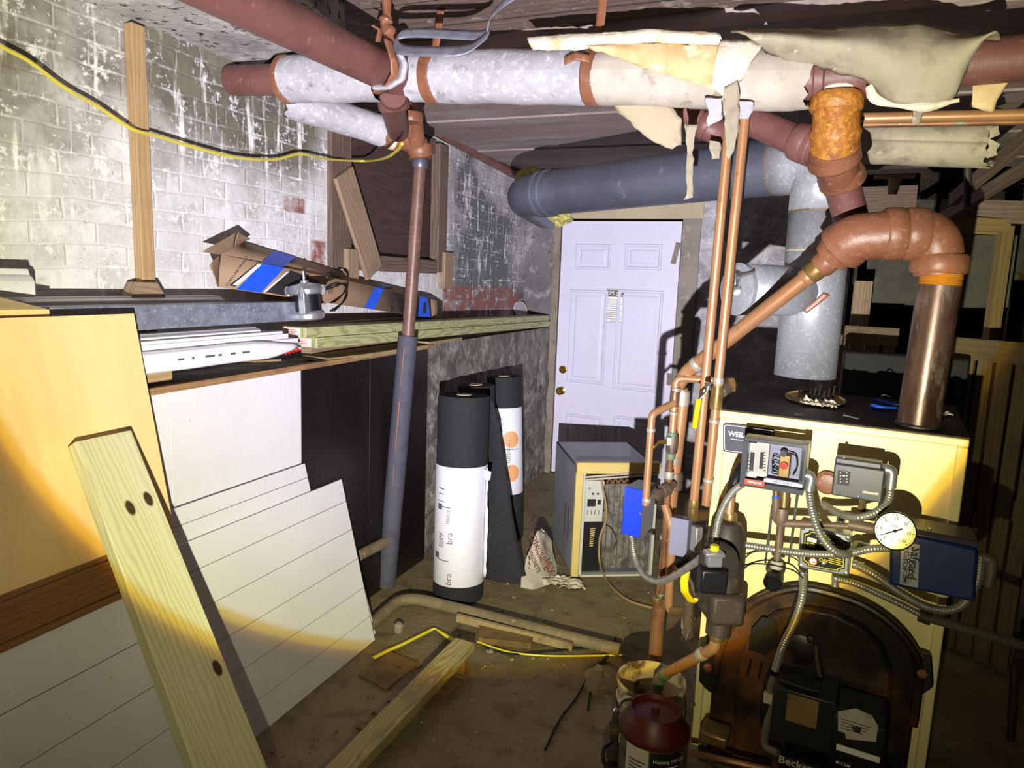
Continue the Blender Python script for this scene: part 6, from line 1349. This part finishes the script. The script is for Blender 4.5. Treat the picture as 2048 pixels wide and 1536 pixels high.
# blue relay box
bb = thing('relay_box', 'bright blue relay box mounted among the copper pipes left of the boiler', 'control box', A(1272, 1074, 2.42))
c = [A(1249, 972, 2.36), A(1287, 980, 2.36), A(1279, 1076, 2.36), A(1243, 1066, 2.36)]
sd = A(1313, 966, 2.50)-c[1]
MB().hexa([c[3], c[2], c[2]+sd, c[3]+sd, c[0], c[1], c[1]+sd, c[0]+sd]).build('box_body', m_galv, bb, bevel=.003)
MB().hexa([c[3]+RT*-.0005, c[2], c[2]-HF*.006, c[3]-HF*.006, c[0], c[1], c[1]-HF*.006, c[0]-HF*.006]).build('blue_cover', m_blue, bb, bevel=.002); 
MB().lathe([(.005, 0), (.005, .002)], A(1281, 1027, 2.352), -HF, 12).build('cover_screw', m_chrome, bb)
flex([A(1263, 1073, 2.4), A(1270, 1115, 2.36), A(1288, 1150, 2.28), A(1318, 1163, 2.18), A(1352, 1150, 2.05), A(1386, 1128, 1.94), A(1402, 1116, 1.88)], 'flexible_conduit', 'ribbed conduit drooping from the blue relay box to the black feeder cover', .011)
gb = thing('junction_box', 'pale grey metal junction box beside the copper pipes, left of the black feeder', 'junction box', A(1365, 1118, 2.2))
c = [A(1342, 1034, 2.17), A(1378, 1041, 2.17), A(1372, 1116, 2.17), A(1337, 1108, 2.17)]; sd = A(1390, 1035, 2.24)-c[1]
MB().hexa([c[3], c[2], c[2]+sd, c[3]+sd, c[0], c[1], c[1]+sd, c[0]+sd]).build('box_body', m_bluegrey, gb, bevel=.002); MB().lathe([(.014, 0), (.014, .001)], A(1366, 1036, 2.2), ZUP, 16).build('knockout', m_galv, gb)
mb = MB(); mb.box(A(1393, 1078, 2.12), (.026, .085, .03), basis(RT+HF*.4, ZUP)); mb.build('open_handy_box', m_alu, gb, bevel=.004); MB().tube([A(1376, 1115, 2.18), A(1354, 1130, 2.2)], .012, 10).build('cord_grip', m_blackplastic, gb)
# lower brass valve with yellow lever
lv = thing('drain_valve', 'brass drain valve with a bent yellow lever below the black feeder cover', 'valve', A(1374, 1270, 2.18))
MB().tube([A(1378, 1196, 2.15), A(1375, 1270, 2.18)], [.016, .018], 14).build('valve_body', m_bronze, lv); MB().tube([A(1345, 1222, 2.26), A(1380, 1226, 2.17)], .016, 14).build('valve_inlet', m_brass, lv); MB().lathe([(.018, 0), (.018, .03), (.014, .034), (.014, .05), (.011, .052)], A(1374, 1238, 2.18), -ZUP, 16).build('hose_thread', m_solder, lv)
strip([A(1372, 1142, 2.06), A(1368, 1164, 2.06), A(1370, 1184, 2.06), A(1384, 1204, 2.08), A(1392, 1196, 2.08)], .024, RT*.9-HF*.3, 'lever_sleeve', m_yellow, lv, .006)
strip([A(1374, 1150, 2.07), A(1384, 1168, 2.07), A(1386, 1190, 2.1)], .012, RT*.8-HF*.4, 'lever_steel', m_chrome, lv, .003)
MB().tube(spline([A(1390, 1236, 2.1), A(1380, 1256, 2.12), A(1372, 1280, 2.12)], 4), .0015, 5).build('tag_wire', m_chrome, lv)
# ---------------- bucket and red can
bq = onZ(1303, 1358, .27); dq = depth(bq); base = V((bq.x, bq.y, 0.0))
bk_ = thing('bucket', 'stained white plastic bucket catching the copper drain pipe', 'bucket', base)
MB().lathe([(.0, .004), (.092, .004), (.095, .01), (.107, .19), (.112, .192), (.112, .205), (.107, .207), (.110, .25), (.114, .262), (.111, .272), (.106, .268), (.102, .2), (.088, .02), (.0, .014)], base, (0, 0, 1), 44, cap=False).build('bucket_body', m_bucket, bk_)
MB().lathe([(.0, .12), (.099, .12)], base, (0, 0, 1), 36, cap=False).build('dark_water', gen('murky_water', (52, 44, 32), .1), bk_)
MB().tube([base+V((math.cos(a)*.116, math.sin(a)*.116, .21-.10*abs(math.sin((a-3.6)/1.0)))) for a in [3.6+i*.157 for i in range(21)]], .0025, 6).build('bail_handle', m_dark, bk_)
rq = onZ(1312, 1408, .33); rb_ = V((rq.x, rq.y, 0)); 
rc = thing('red_can', 'dark red dented can with a black label in front of the bucket', 'can', rb_)
MB().lathe([(.0, .0), (.096, .0), (.098, .01), (.098, .25), (.101, .253), (.098, .256)], rb_, (0, 0, 1), 40).build('can_body', gen('dimmed_can_metal', (96, 92, 84), .5, .2, layers=[(10, .5, .7, (66, 60, 52))]), rc)  # metal tone lowered too, for shade beyond the beam edge
MB().lathe([(.102, .245), (.104, .25), (.104, .265), (.080, .300), (.074, .318), (.070, .318), (.066, .304), (.012, .308), (.012, .322), (.001, .324)], rb_, (0, 0, 1), 40).build('red_top', m_red, rc)
ca4 = math.atan2(-rb_.y, -rb_.x)
mlab = MB(); mlab.grid(lambda u, v: rb_+V((math.cos(ca4-.05+u*.95), math.sin(ca4-.05+u*.95), 0))*.0995+V((0, 0, .06+v*.18)), 12, 2); mlab.build('black_label', m_black, rc)
b_ = MB(); 
cyl_print([('t', 'Heating Oil Can', .015, .045, .215, 0), ('r', .01, .195, .06, .003), ('r', .01, .18, .05, .003)], rb_, ZUP, .098, ca4-.05+.12, 'label_lettering', m_inkwhite, rc)
mlab = MB(); mlab.grid(lambda u, v: rb_+V((math.cos(ca4-.85+u*.75), math.sin(ca4-.85+u*.75), 0))*.0993+V((0, 0, .05+v*.2)), 12, 2); mlab.build('white_label', m_insul_paper, rc)
cyl_print([('r', -.02, .20-k*.012, .05-.008*(k % 3), .0035) for k in range(9)], rb_, ZUP, .0978, ca4-.5, 'label_print', m_ink, rc)
MB().tube([rb_+V((math.cos(a)*.105, math.sin(a)*.105, .25+.05*abs(math.sin(a-ca4)))) for a in [ca4+1.57+i*.157 for i in range(21)]], .004, 6).build('wire_handle', m_dark, rc)
gv = onZ(1232, 1420, .24); gv = V((gv.x, gv.y, 0)); gz = thing('oil_valve', 'blackened brass valve and hose assembly standing left of the red can', 'valve', gv)
MB().lathe([(.026, 0), (.026, .03), (.018, .04), (.018, .08), (.024, .085), (.024, .12), (.014, .125), (.014, .17), (.02, .175), (.02, .195), (.011, .2), (.011, .225), (.006, .24)], gv, (0, 0, 1), 16).build('valve_body', m_dark, gz)
MB().lathe([(.021, .172), (.022, .18), (.021, .19)], gv, (0, 0, 1), 16).build('brass_ring', m_brass, gz); MB().lathe([(.001, .232), (.01, .24), (.001, .25)], gv, (0, 0, 1), 12).build('tip', m_chrome, gz)
MB().tube(spline([gv+V((.0, -.03, .15)), gv+RT*-.02+V((0, -.06, .14)), gv+RT*.01+V((0, -.10, .11)), gv+RT*.08+V((0, -.09, .12)), gv+RT*.12+V((0, -.05, .19))], 7), .007, 8).build('hose', m_blackplastic, gz)
# ================================================================== dim things behind the boiler
def gb_(px, py, d): return A(px, py, d)
def upright(px0, py0, px1, py1, d, w, t, name, label, m, cat='post'):
    mb = MB().beam(A(px0, py0, d), A(px1, py1, d), w, t, RT); return tag(mb.build(name, m, bevel=.002), label, cat)
q = A(1716, 620, 4.2); mb = MB(); mb.span((q.x-.035, q.y, 0), (q.x+.035, q.y+.05, 1.62)); mb.span((q.x+.035, q.y+.0, 0), (q.x+.065, q.y+.05, 1.62)); tag(mb.build('wooden_post', m_oldwood_pale, bevel=.003), 'weathered wooden post right behind the vertical flue', 'post')
fr = thing('timber_doorway', 'pale wooden door frame standing in the dark behind the steel riser', 'frame', A(1950, 900, 3.3))
a = A(1898, 446, 3.3); b = A(2018, 452, 3.25); MB().beam(a, b, .06, .04, ZUP).build('head_board', m_dimwood, fr, bevel=.002)
a = A(2012, 452, 3.26); MB().beam(a, V((a.x, a.y, .0)), .05, .05, RT).build('side_board', m_dimwood, fr, bevel=.002); a = A(1898, 470, 3.32); MB().beam(A(1900, 462, 3.32), A(2004, 466, 3.28), .02, .03, ZUP).build('stop_strip', m_dimwood, fr)
a = A(1900, 460, 3.34); MB().beam(a, V((a.x, a.y, 0)), .05, .05, RT).build('side_board', m_dimwood, fr, bevel=.002)
def pallet(px0, px1, py, d0, d1, zt, label, ns=6):
    a = onP(px0, py, A(px0, py, d0), HF); b = A(px1, py+6, d1); a.z = b.z = zt; ex = (b-a); W = Vector3(ex); 
    root = thing('wood_pallet', label, 'pallet', V(((a.x+b.x)/2, (a.y+b.y)/2, 0)), None); d = ex.normalized(); L = ex.length; nrm = V((d.y, -d.x, 0))
    for k in range(ns):
        p = a+d*(L*(k+.5)/ns); MB().beam(V((p.x, p.y, .02)), V((p.x, p.y, zt)), L/ns*.8, .018, d).build('slat', m_pallet, root, bevel=.001)
    for z in (zt-.045, zt*.5, .1): MB().beam(V((a.x, a.y, z))+nrm*(.02 if z > zt*.8 else -.03), V((b.x, b.y, z))+nrm*(.02 if z > zt*.8 else -.03), .09, .035, ZUP).build('rail', m_pallet, root, bevel=.001)
def Vector3(v): return v
pallet(1890, 2120, 672, 3.05, 2.7, A(1900, 672, 3.05).z, 'wooden pallet standing on edge at the right edge of the photo', 6)
pallet(1672, 1800, 650, 3.7, 3.55, A(1700, 650, 3.7).z, 'wooden pallet standing on edge between the flue and the steel riser', 4)
# grey tank-like box behind boiler
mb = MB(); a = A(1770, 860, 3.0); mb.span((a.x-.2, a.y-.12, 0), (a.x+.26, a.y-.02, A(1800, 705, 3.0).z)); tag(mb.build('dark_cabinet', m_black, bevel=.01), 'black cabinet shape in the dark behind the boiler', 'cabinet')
# loose grey boards dimly seen, standing in for patches of rear wall
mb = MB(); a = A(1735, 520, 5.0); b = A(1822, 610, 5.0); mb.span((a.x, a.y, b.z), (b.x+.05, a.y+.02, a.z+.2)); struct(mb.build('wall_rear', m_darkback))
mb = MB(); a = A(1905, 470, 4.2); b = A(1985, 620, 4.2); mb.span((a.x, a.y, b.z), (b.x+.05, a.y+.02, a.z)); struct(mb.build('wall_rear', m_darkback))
# beams and hanging bits at upper right
for (p0, p1, w, l) in (((1905, 400, 2.9), (2060, 270, 2.3), .05, 'slanted thin rafter at the upper right in the dark'), ((1830, 470, 3.6), (2060, 330, 2.7), .05, 'lower slanted rafter at the upper right in the dark'), ((1880, 420, 3.4), (2060, 426, 3.2), .1, 'level old board above the pale wooden frame')):
    mb = MB().beam(A(*p0), A(*p1), w, .03, ZUP); tag(mb.build('old_timber', m_oldwood, bevel=.002), l, 'timber')
mb = MB().beam(A(1660, 412, 4.6), A(1832, 408, 4.4), .22, .04, ZUP); struct(mb.build('hanging_timber', m_oldwood, bevel=.002))  # loose old timber hanging unsupported, grouped with the structure
o = MB().tube([A(1790, 358, 3.2), A(1785, 388, 3.2)], [.03, .018], 10).build('lamp_socket', m_oldwood_pale); tag(o, 'small pale fixture hanging in the dark right of the rusty chain', 'fixture')
MB_ = MB(); a = A(1790, 354, 3.2); MB_.span((a.x-.08, a.y, a.z), (a.x+.08, a.y+.06, a.z+.01)); tag(MB_.build('fixture_bracket', m_oldwood_pale), 'thin bracket board above the small hanging fixture', 'bracket')
o = MB().tube([A(1936, 330, 2.6), A(1934, 415, 2.6)], .012, 10).build('hanging_rod', m_dark); tag(o, 'dark short rod hanging before the slanted rafters', 'rod')
mb = MB(); p = onZ(1985, 1300, .0); mb.lathe([(.0, 0), (.16, 0), (.18, .35), (.185, .36), (.17, .36), (.15, .05), (0, .04)], V((p.x+.25, p.y+.25, 0)), (0, 0, 1), 30, cap=False); tag(mb.build('grey_tub', m_darkback), 'dim grey tub on the floor right of the boiler', 'tub')
mb = MB().tube([A(2030, 1330, 2.0), A(2022, 1480, 2.0)], .012, 10); tag(mb.build('hanging_rod', m_dark), 'dim upright rod at the lower right edge', 'rod')
# ================================================================== floor grit, and details nested under the part they sit on
grit = MB(); rg = random.Random(3)
for k in range(520):
    px, py = rg.uniform(540, 1320), rg.uniform(1090, 1530); q = onZ(px, py, 0)
    if q.x < -1.5: continue
    r = rg.choice((.003, .004, .005, .007, .010)); a = rg.uniform(0, 3)
    c, s_ = math.cos(a)*r, math.sin(a)*r; h = r*rg.uniform(.5, 1.0)
    P = [q+V((c, s_, -.002)), q+V((-s_*.8, c*.8, -.002)), q+V((-c, -s_*1.1, -.002)), q+V((s_, -c*.9, -.002))]
    grit.hexa(P+[q+(p-q)*.6+V((0, 0, h)) for p in P])
o = grit.build('floor_grit', gen('grit', (118, 106, 80), .85, layers=[(60, .5, .65, (160, 150, 124)), (30, .55, .7, (96, 82, 58))])); o['kind'] = 'stuff'; tag(o, 'pale grit and crumbs scattered over the dirt floor', 'grit')
NEST = {('roofing_roll', 'label_print'): 'paper_label', ('roofing_roll', 'orange_dot'): 'paper_label', ('air_conditioner', 'display'): 'control_panel', ('air_conditioner', 'arrow_mark'): 'control_panel', ('air_conditioner', 'button'): 'control_panel', ('air_conditioner', 'buttons'): 'control_panel', ('air_conditioner', 'grille_slots'): 'lower_cover',
        ('air_conditioner', 'side_louvres'): 'casing', ('air_conditioner', 'coil_bend'): 'coil_fins', ('air_conditioner', 'coil_rods'): 'coil_fins', ('door_1', 'label_print'): 'door_label', ('door_1', 'label_emblem'): 'door_label', ('boiler', 'lettering'): 'name_badge',
        ('boiler', 'cast_rib'): 'raised_door', ('boiler', 'peep_recess'): 'raised_door', ('boiler', 'round_cover'): 'raised_door', ('boiler', 'hinge_lug'): 'cast_front', ('boiler', 'door_rim'): 'cast_front',
        ('pressure_gauge', 'numerals'): 'dial_face', ('pressure_gauge', 'needle'): 'dial_face', ('switch_box', 'lettering'): 'plate', ('switch_box', 'white_fields'): 'plate', ('switch_box', 'warning_mark'): 'plate', ('switch_box', 'toggle'): 'plate',
        ('pressure_control', 'maker_lettering'): 'red_strip|maker_plate', ('pressure_control', 'lettering'): 'white_strip', ('pressure_control', 'scale_marks'): 'scale_plate', ('pressure_control', 'dial_marks'): 'dial_window', ('pressure_control', 'terminal_screw'): 'terminal_block', ('pressure_control', 'cover_screw'): 'cover',
        ('blue_control', 'lettering'): 'silver_label', ('blue_control', 'silver_label'): 'cover', ('oil_burner', 'label_print'): 'module_label', ('oil_burner', 'tan_plate'): 'transformer_box', ('oil_burner', 'sticker_print'): 'strip_sticker', ('oil_burner', 'lettering'): 'blower_housing',
        ('red_can', 'label_lettering'): 'black_label', ('red_can', 'label_print'): 'white_label', ('cardboard_box', 'lettering'): 'carton', ('cardboard_box', 'printed_label'): 'carton', ('cardboard_box', 'logo_lettering'): 'carton', ('lumber_board', 'tag_print'): 'end_tag',
        ('concrete_bag', 'lettering'): 'bag_body', ('vinyl_cladding', 'faint_print'): 'cladding_sheet', ('relay_box', 'cover_screw'): 'blue_cover', ('water_feeder', 'clamp_bar'): 'conduit_clamp', ('water_feeder', 'green_spout'): 'drain_pipe', ('ball_valve', 'lever_sleeve'): 'lever_steel',
        ('flue_pipe', 'damper_plate'): 'damper_tee', ('flue_pipe', 'damper_bracket'): 'damper_tee', ('flue_pipe', 'damper_arm'): 'damper_tee', ('flue_pipe', 'damper_weight'): 'damper_tee', ('flue_pipe', 'tee_rim'): 'damper_tee', ('flue_pipe', 'rust_patch'): 'damper_tee', ('flue_pipe', 'end_ring'): 'horizontal_duct', ('flue_pipe', 'joint_bead'): 'horizontal_duct'}
bn = lambda o: o.name.split('.')[0]
tops = [o for o in bpy.data.objects if o.parent is None]
moves = []
for r in tops:
    kids = [c for c in bpy.data.objects if c.parent == r]
    for c in kids:
        want = NEST.get((bn(r), bn(c)))
        if want:
            for p in kids:
                if bn(p) in want.split('|') and p is not c: moves.append((c, p)); break
for c, p in moves:
    if c.parent.parent is None and p.parent is not None and not (p.parent.parent is not None): c.parent = p

cnt = {}
for o in bpy.data.objects:
    if o.parent is None and 'label' in o and 'kind' not in o: cnt.setdefault(bn(o), []).append(o)
for n_, L_ in cnt.items():
    if len(L_) > 1:
        for o in L_:
            if 'group' not in o: o['group'] = n_.replace('_', ' ')+'s around the basement'
# ------------------------------------------------------------------ camera and light
cd = bpy.data.cameras.new('camera'); cam = bpy.data.objects.new('camera', cd); COL.objects.link(cam)
cam.matrix_world = Matrix((RR, UU, -FW)).transposed().to_4x4(); cam.location = CAM
cd.sensor_width = 36; cd.lens = F/2048*36; cd.clip_start = .02
SC.camera = cam
w = bpy.data.worlds.new('world'); SC.world = w; w.use_nodes = True
w.node_tree.nodes['Background'].inputs[0].default_value = (.9, .85, .7, 1); w.node_tree.nodes['Background'].inputs[1].default_value = .0015
LP = CAM + V((0, 0, -.44)) - RT*.035
def spot(name, col, power, half, blend, aim, fall='L'):
    l = bpy.data.lights.new(name, 'SPOT'); l.spot_size = rad(half*2); l.spot_blend = blend; l.shadow_soft_size = .008; l.energy = power; l.color = col
    l.use_nodes = True; nt = l.node_tree; e = nt.nodes['Emission']; f = nt.nodes.new('ShaderNodeLightFalloff'); f.inputs[0].default_value = 1; 
    f.inputs[1].default_value = 1.0
    nt.links.new(f.outputs['Linear'], e.inputs['Strength'])
    o = bpy.data.objects.new(name, l); COL.objects.link(o); o.location = LP
    o.rotation_euler = aim.to_track_quat('-Z', 'Y').to_euler(); return o
AIM = (HF*.9699 + ZUP*.24326 - RT*.0109).normalized()
spot('flashlight_core', (.64, .62, 1.0), 158, 37.7, .85, AIM)
spot('flashlight_beam', (.34, .76, 1.0), 58, 37.0, .03, AIM)
spot('flashlight_fringe', (1.0, .74, .0), 58, 37.7, .03, AIM)
spot('flashlight_rim', (1.0, .40, .0), 20, 38.4, .04, AIM)
spot('flashlight_spill', (1.0, .92, .55), 31, 62, .9, AIM)
SC.view_settings.view_transform = 'Standard'; SC.view_settings.look = 'None'; SC.view_settings.gamma = 1; SC.view_settings.exposure = 0.14
SC.cycles.max_bounces = 6
